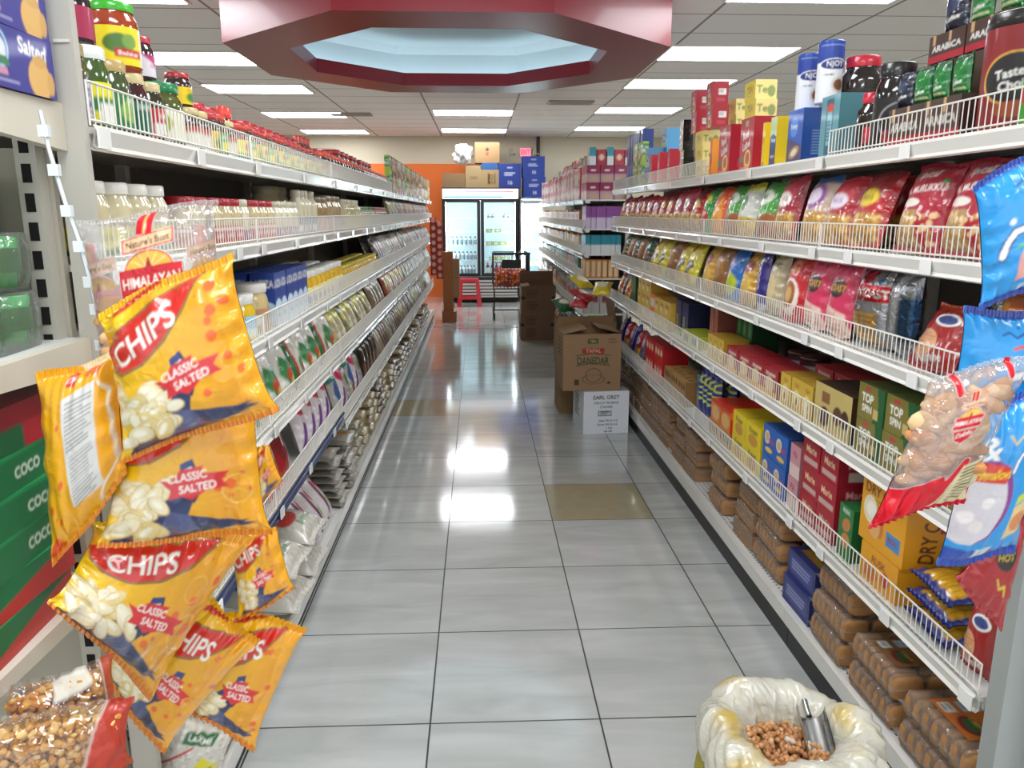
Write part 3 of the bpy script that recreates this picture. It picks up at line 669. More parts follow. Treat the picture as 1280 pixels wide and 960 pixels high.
# ---- packets of the left side
P = {}
NMS = dict(rice='rice_bag', ricegr='rice_bag', yel='pulse_packet', brn='kraft_packet', redp='flour_packet', orp='flour_packet', pinkw='flour_packet', bluew='flour_packet', choc='chocolate_packet', flats='flat_packet', beans='bean_packet', lentil='lentil_packet', sumac='lentil_packet', silv='herb_packet', grn='herb_packet', purp='herb_packet')
def packet(k, look, w, h, t, bg, ops=(), **kw):
    P[k] = bag(look, w, h, t, bg, ops, name=kw.pop('name', look.split()[-3 if 'with' in look else -1] if 0 else NMS.get(k, 'spice_packet')), cat='packet', seed=len(P) + 3, **kw); return P[k]
speck = lambda c, n, s=.02, seed=3, v0=.05, v1=.95: [('c', random.Random(seed + i).uniform(.06, .94), random.Random(seed * 7 + i).uniform(v0, v1), s * random.Random(i).uniform(.6, 1.4), c[i % len(c)]) for i in range(n)]
packet('rice', 'white rice bag with green print', .17, .26, .08, '#dedad0', speck(['#f4f1ea', '#b5af9c'], 260, .016) + [('p', [(.05, .35), (.2, .62), (.45, .5), (.7, .66), (.95, .4), (.8, .18), (.25, .14)], '#1d7a3c'), ('e', .5, .28, .28, .1, '#b8321e'), ('e', .62, .2, .15, .06, '#e8c832'), ('t', 'RICE', .5, .8, .1, '#8a1c20')])
packet('ricegr', 'rice bag with red seam', .17, .26, .08, '#c9c3b0', speck(['#e8e4da', '#aaa48e'], 140, .02) + [('r', 0, 0, .18, 1, '#1c6a36'), ('r', .18, 0, .24, 1, '#b3182a'), ('e', .65, .3, .3, .14, '#1c7a3a'), ('e', .62, .24, .16, .07, '#c33a1e')])
packet('yel', 'clear packet with yellow print', .13, .22, .05, '#b5a77c', speck(['#d6cca6', '#8a7c54'], 90, .03) + [('e', .5, .75, .42, .16, '#d6cf24'), ('r', .2, .15, .8, .35, '#ded8c8')])
packet('brn', 'brown kraft packet', .15, .24, .05, '#7a6446', [('e', .5, .5, .2, .12, '#2a1d12'), ('r', .15, .12, .85, .3, '#a08a66')])
packet('beige', 'beige spice packet', .12, .22, .045, '#8f7f66', speck(['#b5a68a', '#5c4c38', '#a39274'], 110, .035) + [('r', .2, .55, .8, .8, '#c9c2b2')])
packet('dark', 'dark spice packet', .12, .22, .045, '#4a3a2e', speck(['#6a5440', '#2c211a', '#8a745c'], 110, .035) + [('r', .2, .55, .8, .78, '#b7ac9c'), ('t', 'SPICE', .5, .66, .08, '#5a1c1c')])
packet('chil', 'orange chilli packet', .12, .22, .045, '#a2491f', speck(['#c2622c', '#7a2e14'], 90, .035) + [('r', .2, .5, .8, .76, '#e0c23a')])
packet('grn', 'olive green packet', .12, .22, .045, '#6a6a36', speck(['#8f9148', '#45481e'], 90, .035) + [('e', .5, .62, .34, .14, '#d4cf5a')])
packet('purp', 'purple tinted packet', .12, .22, .045, '#6c5a68', speck(['#94808e', '#463845'], 90, .035) + [('r', .2, .55, .8, .8, '#cfc4cc')])
packet('silv', 'silver lined packet', .12, .22, .045, '#9c988e', speck(['#c4c0b6', '#6e6a60'], 90, .035) + [('r', .25, .5, .75, .75, '#4a6a2e')])
packet('redp', 'deep red flour packet', .16, .27, .07, '#a31420', [('e', .5, .55, .4, .3, '#7a0c18'), ('t', 'Y', .5, .6, .25, W_), ('r', 0, 0, 1, .16, '#d0561c')], res=220)
packet('orp', 'black and orange packet', .15, .26, .06, '#2a1c18', [('r', 0, 0, 1, .4, '#c8501c'), ('e', .5, .6, .3, .14, '#c9c0b4')], res=220)
packet('pinkw', 'white packet with pink top', .15, .26, .06, '#d8d0d2', speck(['#efe9ea', '#b9a9b2'], 90, .03) + [('e', .5, .8, .42, .2, '#d01c50'), ('p', [(.1, .1), (.35, .5), (.55, .45), (.3, .05)], '#6a2a8a')], res=220)
packet('bluew', 'white packet with blue print', .15, .25, .06, '#b8b4ac', speck(['#d8d4cc', '#8c8478'], 90, .03) + [('e', .5, .55, .35, .25, '#2a5f9a'), ('e', .5, .25, .3, .12, '#8a4a3a'), ('p', [(0, 1), (1, 1), (1, .85), (0, .75)], '#1c7a6a')], res=220)
packet('choc', 'dark brown flat packet', .12, .22, .035, '#2e1a14', [('r', .1, .2, .9, .5, '#6a4a3a')])
small = [P['beige'], P['dark'], P['silv'], P['grn'], P['purp']]
S('L', 1, 6.4, 7.2, [P['grn'], P['silv']], tilt=12, rows=1); S('L', 1, 7.2, 11.6, [P['dark'], P['chil'], P['dark']], tilt=12, order='rand')
S('L', 2, 5.7, 11.6, [P['dark'], P['dark'], P['purp'], P['beige'], P['silv']], tilt=22, order='rand', gap=.002, rows=2, rowgap=.014)
S('L', 3, 1.52, 2.3, [P['rice']], tilt=18, gap=.001); S('L', 3, 2.3, 2.85, [P['rice'], P['ricegr']], tilt=24, gap=.001)
S('L', 3, 2.85, 3.9, [P['rice'], P['ricegr'], P['rice']], tilt=24, gap=.001); S('L', 3, 3.95, 5.3, [P['yel'], P['yel'], P['grn']], tilt=24, gap=.002)
S('L', 3, 5.35, 6.1, [P['brn']], tilt=24); S('L', 3, 6.15, 7.6, [P['chil'], P['beige'], P['yel']], tilt=20); S('L', 3, 7.65, 11.6, small, tilt=20, order='rand', gap=.001)
S('L', 4, 1.9, 2.35, [P['ricegr'], P['orp']], tilt=12); S('L', 4, 2.38, 3.0, [P['redp'], P['orp'], P['redp']], tilt=14); S('L', 4, 3.05, 3.75, [P['pinkw']], tilt=16); pass
S('L', 4, 3.84, 4.7, [P['bluew'], P['pinkw'], P['silv']], tilt=16); S('L', 4, 4.75, 5.5, [P['choc']], tilt=8, gap=.02); S('L', 4, 5.55, 11.6, small, tilt=20, order='rand', gap=.001)
# flat sacks on the left bottom deck
packet('sackrice', 'plump white rice sack', .27, .36, .13, '#cfcbc0', speck(['#e9e6de', '#b1ab9a'], 200, .014) + [('r', .18, .60, .85, .84, '#23407c'), ('t', 'LUXOR', .52, .72, .1, W_), ('e', .35, .35, .22, .12, '#c23a2c'), ('t', 'Basmati', .5, .18, .08, '#3a7a3a'), ('e', .6, .9, .2, .04, '#a8b43a')], res=230, lie=True, name='rice_sack', crease=.3)
packet('sackpink', 'white sack with magenta stripe', .15, .30, .08, '#d6d0d0', speck(['#efeaea', '#b8aeb0'], 120, .016) + [('r', .3, 0, .46, 1, '#7c3a5c'), ('e', .7, .6, .2, .12, '#c8184c'), ('e', .7, .3, .2, .1, '#7ab03c'), ('r', 0, .9, 1, 1, '#1c8a8a')], res=200, name='rice_sack', crease=.5)
packet('flats', 'flat silvery packet', .26, .27, .035, '#b3aea4', [('r', .3, .55, .62, .72, '#e4e2dc'), ('e', .46, .63, .06, .05, '#c29a3a'), ('r', 0, 0, .2, 1, '#8f8a80'), ('e', .75, .3, .2, .16, '#d88a2a'), ('lines', .3, .2, .6, .45, 4, '#787268')], res=180, lie=True, crease=.4)
packet('beans', 'packet of beige beans', .22, .27, .05, '#b9a67c', speck(['#d8caa0', '#8f7c54', '#c9b88c'], 300, .022) + [('r', .25, .4, .75, .62, '#e3ddc8'), ('r', .3, .43, .7, .48, '#7c9a3a')], res=180, lie=True, crease=.4)
packet('lentil', 'clear packet with lime print', .22, .27, .05, '#a8a088', speck(['#ccc6ae', '#7c745a'], 200, .02) + [('e', .3, .7, .2, .14, '#c9cf2a'), ('e', .75, .3, .18, .12, '#c9c42c'), ('r', .35, .35, .65, .6, '#cfcabc')], res=180, lie=True, crease=.4)
packet('sumac', 'packet of brown lentils', .22, .27, .05, '#6d4c3a', speck(['#8c6650', '#4c3226'], 200, .02) + [('r', .3, .4, .7, .6, '#c8bfae')], res=150, lie=True, crease=.4)
def pile(side, y0, y1, ps, tiers, inset=.02, gap=.012, lvl=5, rows=1, jit=.03, tiltf=0):
    return stock(side, lvl, y0, y1, ps, gap=gap, rows=rows, tiers=tiers, inset=inset, jit=jit, loose=.012)
pile('L', 1.72, 2.5, [P['sackrice']], 2, inset=-.02); pile('L', 2.52, 3.1, [P['sackrice']], 2, inset=-.045); S('L', 5, 3.12, 3.62, [P['sackpink']], tilt=38, gap=.002)
pile('L', 3.63, 4.2, [P['flats']], 7, inset=-.01); pile('L', 4.21, 4.95, [P['lentil'], P['lentil'], P['beans']], 4); pile('L', 4.97, 6.2, [P['beans'], P['beans'], P['sumac'], P['lentil']], 4)
pile('L', 6.25, 11.5, [P['beans'], P['lentil'], P['sumac'], P['flats']], 3)

# ------------------------------------------------------------------ right side goods
R_ = {}
red = '#b5152c'
def redlabel(look, w, d, h, res=300):
    return box(look, w, d, h, red, [('c', .5, .56, .42, '#d0203a', .93), ('t', 'Red', .42, .68, .15, W_, 12), ('t', 'Label', .5, .49, .15, W_, 12, .85), ('c', .62, .2, .26, '#e2a43a'), ('c', .62, .23, .2, '#f0dca0'), ('c', .62, .23, .16, '#c05a1c'), ('r', 0, .17, .28, .28, '#137a48'), ('r', .35, .84, .58, .95, '#b0a070'), ('lines', .1, .02, .9, .07, 1, '#e8c0a0')],
               '#a01226', nut(.4, .42, .85, .68) + [('lines', .3, .12, .85, .3, 4, '#cc5a68')], '#8c0f20', res=res, name='tea_box')
R_['rl'] = redlabel('large red tea box', .16, .13, .21, 380); R_['rls'] = redlabel('red tea box', .095, .08, .105, 360)
R_['rlt'] = box('thin red tea box', .055, .10, .19, red, [('t', 'Red', .5, .6, .1, W_, 80, 1.5), ('e', .5, .2, .4, .1, '#e2a43a')], '#c02038', res=240, name='tea_box')
R_['yel'] = box('yellow tea bag box', .13, .09, .075, '#e6cb2c', [('e', .5, .5, .4, .3, '#c9b020', 0, .85), ('t', 'TEA', .5, .55, .35, '#8a6a14')], '#e8d88a', [('t', 'Tea', .4, .5, .4, '#5a7a3a'), ('e', .75, .4, .18, .3, '#8a9a5a')], res=300, name='tea_box')
R_['oran'] = box('slim orange tea box', .035, .10, .17, '#e2661c', [('r', 0, .3, 1, .6, '#c4301c')], '#e8963a', res=200, name='tea_box')
R_['silver'] = box('silver foil coffee brick', .075, .055, .16, '#a9a8a4', speck(['#d8d6d0', '#7a7874', '#c3c1bc'], 60, .09), '#2c2a2c', res=200, name='coffee_brick', m=SILV)
R_['tet'] = box('bright blue tea box', .13, .10, .18, '#2457b0', [('p', [(0, 0), (1, 0), (1, .3), (0, .5)], '#4a4468'), ('c', .42, .68, .26, '#4f86d8'), ('t', 'Tetley', .42, .68, .09, W_, 0, .5), ('e', .5, .2, .35, .1, '#b98a5a', 15), ('e', .5, .2, .2, .06, '#e4d8c8', 15), ('r', 0, .97, 1, 1, '#3a70c8')], '#1c478f', [('lines', .35, .12, .85, .6, 9, '#7a9ac8'), ('c', .75, .72, .1, '#1a2a5a')], '#2f66c2', res=420, name='tea_box')

R_['tetp'] = box('green and navy tea box', .06, .10, .18, '#39406e', [('r', 0, .6, 1, 1, '#b9cfa0'), ('c', .5, .52, .42, '#2b58a8'), ('t', 'Tetley', .5, .52, .08, W_, 0, .8), ('t', 'GREEN', .5, .2, .05, W_)], '#e2c21e', res=400, name='tea_box')
R_['ylp'] = box('thin yellow tea box', .03, .10, .17, '#e8c41c', [('t', 'TEA', .5, .6, .1, '#a02020', 90, .9), ('r', .3, .05, .9, .12, '#3a8a3a')], '#e8c41c', res=300, name='tea_box')
R_['teal'] = box('teal striped tea box', .13, .10, .19, '#5c96a0', [('r', .3, .05, .68, .95, '#2e5a74'), ('r', .36, .2, .62, .85, '#7ab4c0'), ('e', .5, .8, .2, .07, '#c8483a'), ('lines', .38, .25, .6, .6, 6, '#1f3c54')], '#4c828c', res=340, name='tea_box')
R_['ltb'] = box('pale blue tea bag carton', .14, .11, .12, '#4f9ccc', [('r', 0, 0, 1, .45, '#b9d4bc'), ('r', .25, .3, .75, .7, '#2a4a94'), ('t', 'TEA', .5, .5, .2, W_)], '#5aa8d8', res=200, name='tea_box')
R_['blue'] = box('royal blue carton', .09, .08, .21, '#1c3f9a', [('r', .2, .55, .8, .9, '#5a86d0'), ('r', .15, .1, .85, .4, '#2c58b8')], '#16327c', res=140)
R_['lime'] = box('lime green tea box', .14, .1, .16, '#3f9a2c', [('r', 0, .3, 1, .48, '#c43030'), ('t', 'HERBAL', .5, .39, .1, W_), ('t', 'GREEN', .5, .15, .12, W_), ('r', 0, .8, 1, 1, '#7ac83c')], '#58b03a', res=380, name='tea_box')
njoy = rep([('r', 0, .66, 1, 1, '#1c3f9c'), ('e', .5, .62, .42, .1, W_), ('e', .5, .62, .38, .085, '#18307c'), ('t', 'NJOY', .5, .62, .09, W_, 0, .6), ('c', .62, .28, .2, '#d8cfc4'), ('c', .62, .28, .14, '#7a4a2c'), ('r', .1, .93, .9, .95, '#7a96d0'), ('t', 'CREAMER', .35, .45, .03, '#444444')], 2)
R_['njoy'] = can('white and blue creamer canister', .042, .2, njoy, '#e6e8ec', '#2a50b0', 420, lidh=.03, lidr=1.0)
nes = rep([('e', .5, .45, .3, .36, '#0f0d0d'), ('r', .2, .1, .8, .8, '#c3182c'), ('e', .5, .45, .3, .2, '#d8303c'), ('t', 'COFFEE', .5, .72, .08, W_), ('lines', .3, .15, .7, .3, 3, W_)], 2)
R_['nesL'] = jar('large dark coffee jar with red lid', .07, .22, '#1a0f0c', '#c21a34', '#1a0f0c', nes, 340, name='coffee_jar', lab=(.14, .6), lidh=.15, wide=.8)
R_['nesS'] = jar('small dark coffee jar with red lid', .043, .17, '#1a0f0c', '#c21a34', '#1a0f0c', nes, 380, name='coffee_jar', lab=(.14, .6), lidh=.17, wide=.7)
R_['blkj'] = jar('black coffee jar with black lid', .055, .23, '#120e0e', '#1c1c20', '#161012', rep([('e', .5, .5, .4, .42, '#9a9aa0', 0, .93), ('t', 'NESCAFE', .5, .62, .09, W_), ('r', .2, .05, .8, .3, '#b8202c'), ('r', .35, .18, .65, .3, '#e0a030')], 2), 380, name='coffee_jar', lidh=.15, lab=(.06, .7), wide=.85)
R_['folg'] = can('big red coffee canister with black lid', .088, .25, rep([('e', .34, .5, .27, .26, '#d8a23a'), ('e', .34, .5, .25, .24, '#161014'), ('t', "Taster's", .34, .56, .09, W_, 8, .42), ('t', 'Choice', .36, .44, .09, W_, 8, .4), ('r', .62, .84, .82, .94, '#c8a01e'), ('c', .82, .72, .05, W_), ('c', .82, .6, .05, W_), ('c', .82, .48, .05, W_), ('e', .38, .2, .2, .08, '#a04a24')], 2), '#84161a', '#1d1b1c', 420, name='coffee_canister', lidh=.13, lidr=1.0)
R_['sach'] = box('brown coffee sachet carton', .16, .10, .10, '#4a342c', [('r', 0, 0, 1, .25, '#b01c2c'), ('t', 'ARABICA', .5, .5, .22, W_), ('r', .1, .65, .18, 1, '#c8a070'), ('r', .55, .65, .62, 1, '#c8a070')], '#3c2820', res=360, name='coffee_carton')
R_['pchg'] = bag('green coffee pouch', .085, .14, .03, '#157a34', [('t', 'Coffee', .5, .3, .1, W_, 8), ('r', .1, .12, .9, .18, '#c8d8a0'), ('p', [(0, 1), (1, 1), (1, .8), (0, .9)], '#0f4a24')], res=360, seed=31, name='coffee_pouch', cat='pouch')
R_['pchb'] = bag('navy coffee pouch', .085, .14, .03, '#1a2038', [('t', 'Coffee', .5, .3, .1, W_, 8), ('e', .5, .6, .3, .15, '#2c3a5e')], res=360, seed=32, name='coffee_pouch', cat='pouch')
Y = lambda px, z, X=1.16: yat(px, X, z)
z1 = 1.7208
def R1(p, px, z, label, X=None, turn=0, grp=None, row=0):
    X = X if X is not None else XF['R'] + .022 + p.d / 2
    return place(p, (X, yat(px, X, z), z), -math.pi / 2 + turn, 0, (1, 1, 1), label, grp)
def lay(lst):
    """goods set side by side by the pixel column where each one stands"""
    for p, px, z, lab in lst: R1(p, px, z, lab)
# from the near end outwards: front row
S('R', 0, 1.50, 1.66, [R_['lime']])
place(R_['folg'], (1.215, 1.758, z1), -math.pi / 2 - .35, 0, (1, 1, 1), 'big red coffee canister with black lid at the near end of the right top shelf')
S('R', 0, 1.85, 2.19, [R_['sach']])
yb = 1.86
for t, (zz, cols) in enumerate(((z1 + .1008, ('pchg', 'pchg', 'pchg', 'pchb')),)):
    for i, c in enumerate(cols):
        place(R_[c], (1.16, yb + .04 + i * .082, zz), -math.pi / 2 + rnd.uniform(-.1, .1), 0, (.85, 1, .66), f"{R_[c].look} standing on the lower sachet cartons, {ordn(i + 1)} of four from camera", 'coffee pouches on the lower cartons')
place(R_['sach'], (1.285, 1.955, z1 + .1008 + .1208), -math.pi / 2, 0, (1, 1, .7), 'brown coffee sachet carton stacked just above the lower green pouches')
place(R_['sach'], (1.285, 2.12, z1 + .1008 + .1208), -math.pi / 2, 0, (1, 1, .7), 'brown coffee sachet carton raised beside the black-lidded coffee jar')
R_['stp'] = box('brown packing carton', .34, .09, .22, '#4a382c', res=60)
place(R_['stp'], (1.285, 2.035, z1), -math.pi / 2, 0, (1, 1, 1), 'plain brown carton behind the lower pouches, carrying the raised sachet cartons')
for i, c in enumerate(('pchg', 'pchg', 'pchb')):
    place(R_[c], (1.27, 1.92 + i * .11, z1 + .1008 + .1208 + .0708), -math.pi / 2 + rnd.uniform(-.15, .15), 0, (1.1, 1, .8), f"{R_[c].look} on the raised sachet cartons, {ordn(i + 1)} of three from camera", 'coffee pouches on the raised cartons')
R1(R_['blkj'], 1113, z1, 'black coffee jar with black lid standing between sachets and red-lidded jar', X=1.17)
R1(R_['nesS'], 1086, z1, 'small dark coffee jar with red lid behind the right top fence')
R1(R_['nesL'], 1072, z1 + .12, 'large dark coffee jar with red lid raised behind the small jar', X=1.31)
R_['step'] = box('grey packing carton', .16, .12, .118, '#8a7a64', res=60)
R1(R_['step'], 1072, z1, 'plain grey carton carrying the large coffee jar', X=1.30)
R1(R_['teal'], 1052, z1, 'teal striped tea box beside the bright blue tea box')
R1(R_['tet'], 1008, z1, 'bright blue tea box with round badge below the creamer canisters')
R1(R_['tetp'], 980, z1, 'narrow green and navy tea box next to the bright blue box')
R1(R_['ylp'], 968, z1, 'thin yellow tea box beside the red tea boxes')
R1(R_['njoy'], 1034, z1 + .1908, 'nearer white and blue creamer canister standing above the tea boxes', X=1.2)
R1(R_['njoy'], 1008, z1 + .1808, 'farther white and blue creamer canister standing above the tea boxes', X=1.2)
R1(R_['rl'], 950, z1, 'nearer of two large red tea boxes on the right top shelf')
R1(R_['rl'], 921, z1, 'farther of two large red tea boxes on the right top shelf')
R1(R_['oran'], 900, z1, 'slim orange tea box beside the large red boxes')
for t in range(3): R1(R_['yel'], 884, z1 + t * .0758, f'yellow tea bag box, {ordn(t + 1)} from bottom of stack left of the large red boxes')
for t in range(2):
    R1(R_['rls'], 876, z1 + .2275 + t * .1058, f'red tea box, {("lower", "upper")[t]} of the farther pair over the yellow boxes')
    R1(R_['rls'], 896, z1 + .2275 + t * .1058, f'red tea box, {("lower", "upper")[t]} of the nearer pair over the yellow boxes')
for t in range(5): R1(R_['yel'], 925, z1 + t * .0758, f'yellow tea bag box in the rear column, {ordn(t + 1)} from its bottom', X=1.33)
for t in range(2): R1(R_['yel'], 950, z1 + .2108 + t * .0758, f'yellow tea bag box lying on the nearer large red box, {("lower", "upper")[t]}', X=1.19)
for t in range(2): R1(R_['silver'], 857, z1 + t * .1608, f'silver foil coffee brick, {"lower" if t == 0 else "upper"} of the pair beside the yellow stack')
for i, px in enumerate((845, 832, 822)): R1(R_['rlt'], px, z1, f'thin red tea box, {ordn(i + 1)} of three beside the silver bricks')
for t in range(3): R1(R_['ltb'], 840 - t * 0, z1 + t * .1208, f'pale blue tea bag carton behind the thin red boxes, {ordn(t + 1)} from bottom', X=1.28)
S('R', 0, 5.22, 5.42, [R_['ltb']], tiers=2); S('R', 0, 5.44, 5.8, [B_['sp1'], B_['sp5']], tiers=2, gap=.01); S('R', 0, 5.82, 6.4, [R_['blue']], tiers=2, inset=.1)

# snack bags
G = {}
def snack(k, look, bg, ops=(), w=.19, h=.23, t=.07, **kw):
    G[k] = bag(look, w, h, t, bg, ops, seed=50 + len(G), name='snack_bag', res=kw.pop('res', 200), **kw)
nood = speck(['#d8a850', '#b98232', '#e6c478'], 150, .028, 5, .05, .4)
for k, (a, b_) in enumerate((('#a81428', '#c42a3c'), ('#b8141f', '#8c0f1c'), ('#9c1430', '#c23048'))):
    snack(f'red{k}', ['crimson noodle bag', 'scarlet noodle bag', 'ruby noodle bag'][k], a, [('r', .05, .05, .95, .42, '#a8762c')] + nood + [('p', [(0, 1), (1, 1), (.8, .6), (.3, .7)], b_), ('e', .5, .62, .3, .12, ['#e8dce8', '#e8c83a', '#f0e8e0'][k]), ('t', 'SNACK', .5, .62, .07, ['#7a3a8a', '#2c6a2c', '#a01428'][k])], h=.22 + .01 * k)
snack('mal', 'crimson bag reading MAL MURUKKU', '#ab1230', [('r', .08, .04, .62, .45, '#b08a50')] + speck(['#e0c08a', '#b88a4c'], 90, .03, 8, .06, .42) + [('t', 'Special', .5, .84, .09, W_, 5), ('t', 'MAL MURUKKU', .5, .68, .08, W_, 5), ('e', .35, .53, .25, .05, '#ece4d8'), ('r', .85, .75, .93, .8, '#1c8a3c')], w=.21, h=.235, res=380)
snack('green', 'green and brown mix bag', '#3f9a34', [('p', [(0, 0), (1, 0), (1, .45), (0, .3)], '#9c5a24'), ('e', .5, .7, .35, .14, '#e4e8d8'), ('t', 'MIX', .5, .7, .1, '#2c7a2c')])
snack('bgrn', 'bright green snack bag', '#1f9a3c', [('e', .5, .3, .35, .2, '#c8302c'), ('e', .5, .72, .3, .1, '#e8e23a')], w=.16)
snack('flame', 'orange flame snack bag', '#e2501c', [('p', [(0, 0), (.3, .7), (.5, .4), (.8, .8), (1, 0)], '#f0a024'), ('t', 'HOT', .5, .8, .09, W_)], w=.17)
snack('whty', 'white and yellow snack bag', '#cfd0c8', [('r', 0, 0, 1, .35, '#d8b83a'), ('p', [(0, 1), (1, 1), (1, .86), (0, .8)], '#d8cf24'), ('e', .5, .6, .2, .15, '#4a8a4a')] + speck(['#c08a3c', '#e8c060'], 60, .03, 4, .02, .33))
snack('purpl', 'purple ringed noodle bag', '#c8b0a0', [('r', .05, .05, .95, .45, '#b08038')] + nood + [('e', .5, .68, .36, .2, '#8a4a9a'), ('e', .5, .68, .26, .13, '#e8d8e8'), ('r', 0, .88, 1, 1, '#2c5fa8')])
S('R', 1, 1.52, 1.62, [G['red1']], ysc=.6, tilt=10); S('R', 1, 1.70, 2.2, [G['mal']], tilt=14, gap=.0); S('R', 1, 2.2, 2.8, [G['red1'], G['red0'], G['purpl']], tilt=16, gap=-.005, rows=1)
S('R', 1, 1.6, 2.9, [G['red0'], G['red2']], tilt=10, inset=.205)
S('R', 1, 2.82, 3.1, [G['red2']], tilt=14); S('R', 1, 3.03, 3.3, [G['green']], tilt=14); S('R', 1, 3.26, 3.8, [G['whty'], G['green']], tilt=14); S('R', 1, 3.66, 3.99, [G['flame']], tilt=14); S('R', 1, 3.85, 4.1, [G['bgrn']], tilt=14)
S('R', 1, 4.04, 6.35, [G['red0'], G['red2'], G['red1']], tilt=14, gap=0, order='rand')
snack('ptoast', 'silver PLAIN TOAST bag', '#9c9ca0', [('r', 0, .55, 1, .74, '#b01c2c'), ('t', 'PLAIN TOAST', .5, .645, .1, W_), ('c', .5, .87, .16, '#b81c30'), ('r', .15, .04, .85, .42, '#c69a52'), ('lines', .17, .05, .83, .41, 6, '#e0bc78'), ('c', .8, .8, .05, '#5a8ab8')], w=.20, h=.245, t=.1, res=380, m=SILV)
snack('slv', 'plain silver and black bag', '#8e9094', [('r', 0, 0, .3, 1, '#2c2e34'), ('p', [(.4, 1), (.7, 1), (.6, 0), (.45, 0)], '#c8ccd2'), ('r', .7, .2, 1, .7, '#24405e')], w=.14, h=.24, m=SILV)
snack('pink', 'pink toast bag', '#d0345c', [('p', [(0, 0), (1, 0), (.9, .3), (.1, .42)], '#e8c4b8'), ('e', .55, .62, .28, .13, '#2c1c1c'), ('t', 'TOAST', .55, .62, .09, '#e0a040'), ('lines', .15, .05, .85, .3, 4, '#d89a8a')], w=.17, h=.245, res=300)
snack('rtoast', 'red toast bag with round picture', '#c0222c', [('t', 'TOAST', .5, .87, .08, '#e8c06a'), ('t', 'IT UP', .5, .76, .08, '#e8c06a'), ('c', .5, .35, .36, '#e8dcd0'), ('c', .5, .38, .26, '#a8602c'), ('c', .5, .38, .15, '#d8b070')], w=.19, h=.245, res=300)
snack('purv', 'deep purple tall packet', '#2c1c7a', [('t', 'COOKIE', .5, .6, .1, W_, 90, 1.5), ('r', 0, 0, 1, .12, '#c8c0d0')], w=.09, h=.245, t=.05, res=240)
snack('tter', 'cream packet reading BUTTER', '#b9ac88', [('t', 'BUTTER', .5, .78, .08, '#241c14'), ('e', .5, .4, .3, .25, '#d8c494')], w=.13, h=.24, res=260)
snack('gold', 'gold snack bag', '#c8962c', [('e', .5, .7, .3, .12, '#8a1c1c'), ('e', .5, .35, .35, .2, '#e0b850')], w=.18, h=.23, m=FOIL)
snack('blul', 'blue and lime snack bag', '#1c68b8', [('e', .5, .3, .42, .22, '#b8c82c'), ('t', 'S', .5, .75, .15, '#e84040')], w=.17, h=.235)
snack('brnn', 'brown biscuit bag', '#8a5a2c', [('e', .5, .55, .35, .25, '#a87438')], w=.17, h=.24)
snack('ylw', 'yellow cracker bag', '#d8c81c', [('e', .5, .4, .36, .14, '#1c1814', 15), ('t', 'Jack', .5, .4, .1, W_, 15), ('c', .5, .82, .12, '#c02c1c'), ('e', .6, .16, .25, .1, '#c84a2c')], w=.2, h=.24)
snack('dkg', 'dark green grain bag', '#1c4a2c', [('r', 0, 0, 1, .5, '#6a5434')] + speck(['#8a7048', '#4a3a20'], 60, .04, 3, .03, .48), w=.2, h=.24)
snack('oval', 'red malt biscuit packet', '#9c1a1a', [('e', .3, .35, .3, .2, '#d8a070'), ('lines', .05, .2, .55, .5, 7, '#b06a40'), ('t', 'Ovalmine', .5, .16, .12, W_, 8), ('e', .55, .72, .26, .1, W_), ('e', .55, .72, .2, .07, '#3a4a8a'), ('p', [(0, 1), (1, 1), (1, .85), (0, .9)], '#c8481c')], w=.2, h=.18, t=.05, res=420)
snack('orng', 'orange malt biscuit packet', '#d0661c', [('t', 'Ovalmine', .5, .5, .18, '#3a1c10'), ('e', .2, .7, .12, .12, '#e8a03a')], w=.2, h=.12, t=.05, res=300)
snack('choco', 'white roll packet with red drizzle', '#cfc6b4', [('lines', .2, .1, .8, .9, 14, '#5a1c1c'), ('r', 0, 0, .12, 1, '#6a1414')], w=.09, h=.2, t=.04, res=300)
S('R', 2, 1.60, 1.78, [G['oval']], inset=.02, tilt=25); S('R', 2, 1.505, 1.60, [G['choco']], tilt=18); S('R', 2, 1.77, 1.98, [G['oval']], tilt=25); S('R', 2, 1.6, 1.82, [G['orng']], inset=.12, dz=.09, tilt=10)
S('R', 2, 1.6, 1.99, [G['slv']], inset=.15, tilt=4); S('R', 2, 1.98, 2.13, [G['slv']], tilt=2); S('R', 2, 2.13, 2.35, [G['ptoast']], tilt=5); S('R', 2, 2.34, 2.7, [G['pink']], tilt=10)
S('R', 2, 2.68, 2.92, [G['rtoast']], tilt=10); S('R', 2, 2.9, 3.04, [G['tter']], tilt=8); S('R', 2, 3.04, 3.15, [G['purv']], tilt=6); S('R', 2, 3.18, 3.4, [G['gold']], tilt=14)
S('R', 2, 3.38, 3.57, [G['blul']], tilt=14); S('R', 2, 3.58, 4.05, [G['brnn'], G['gold']], tilt=14); S('R', 2, 4.08, 4.5, [G['ylw']], tilt=20); S('R', 2, 4.52, 4.72, [G['brnn']], tilt=14); S('R', 2, 4.75, 5.2, [G['ylw']], tilt=20); S('R', 2, 5.2, 6.3, [G['dkg'], G['brnn']], tilt=14)

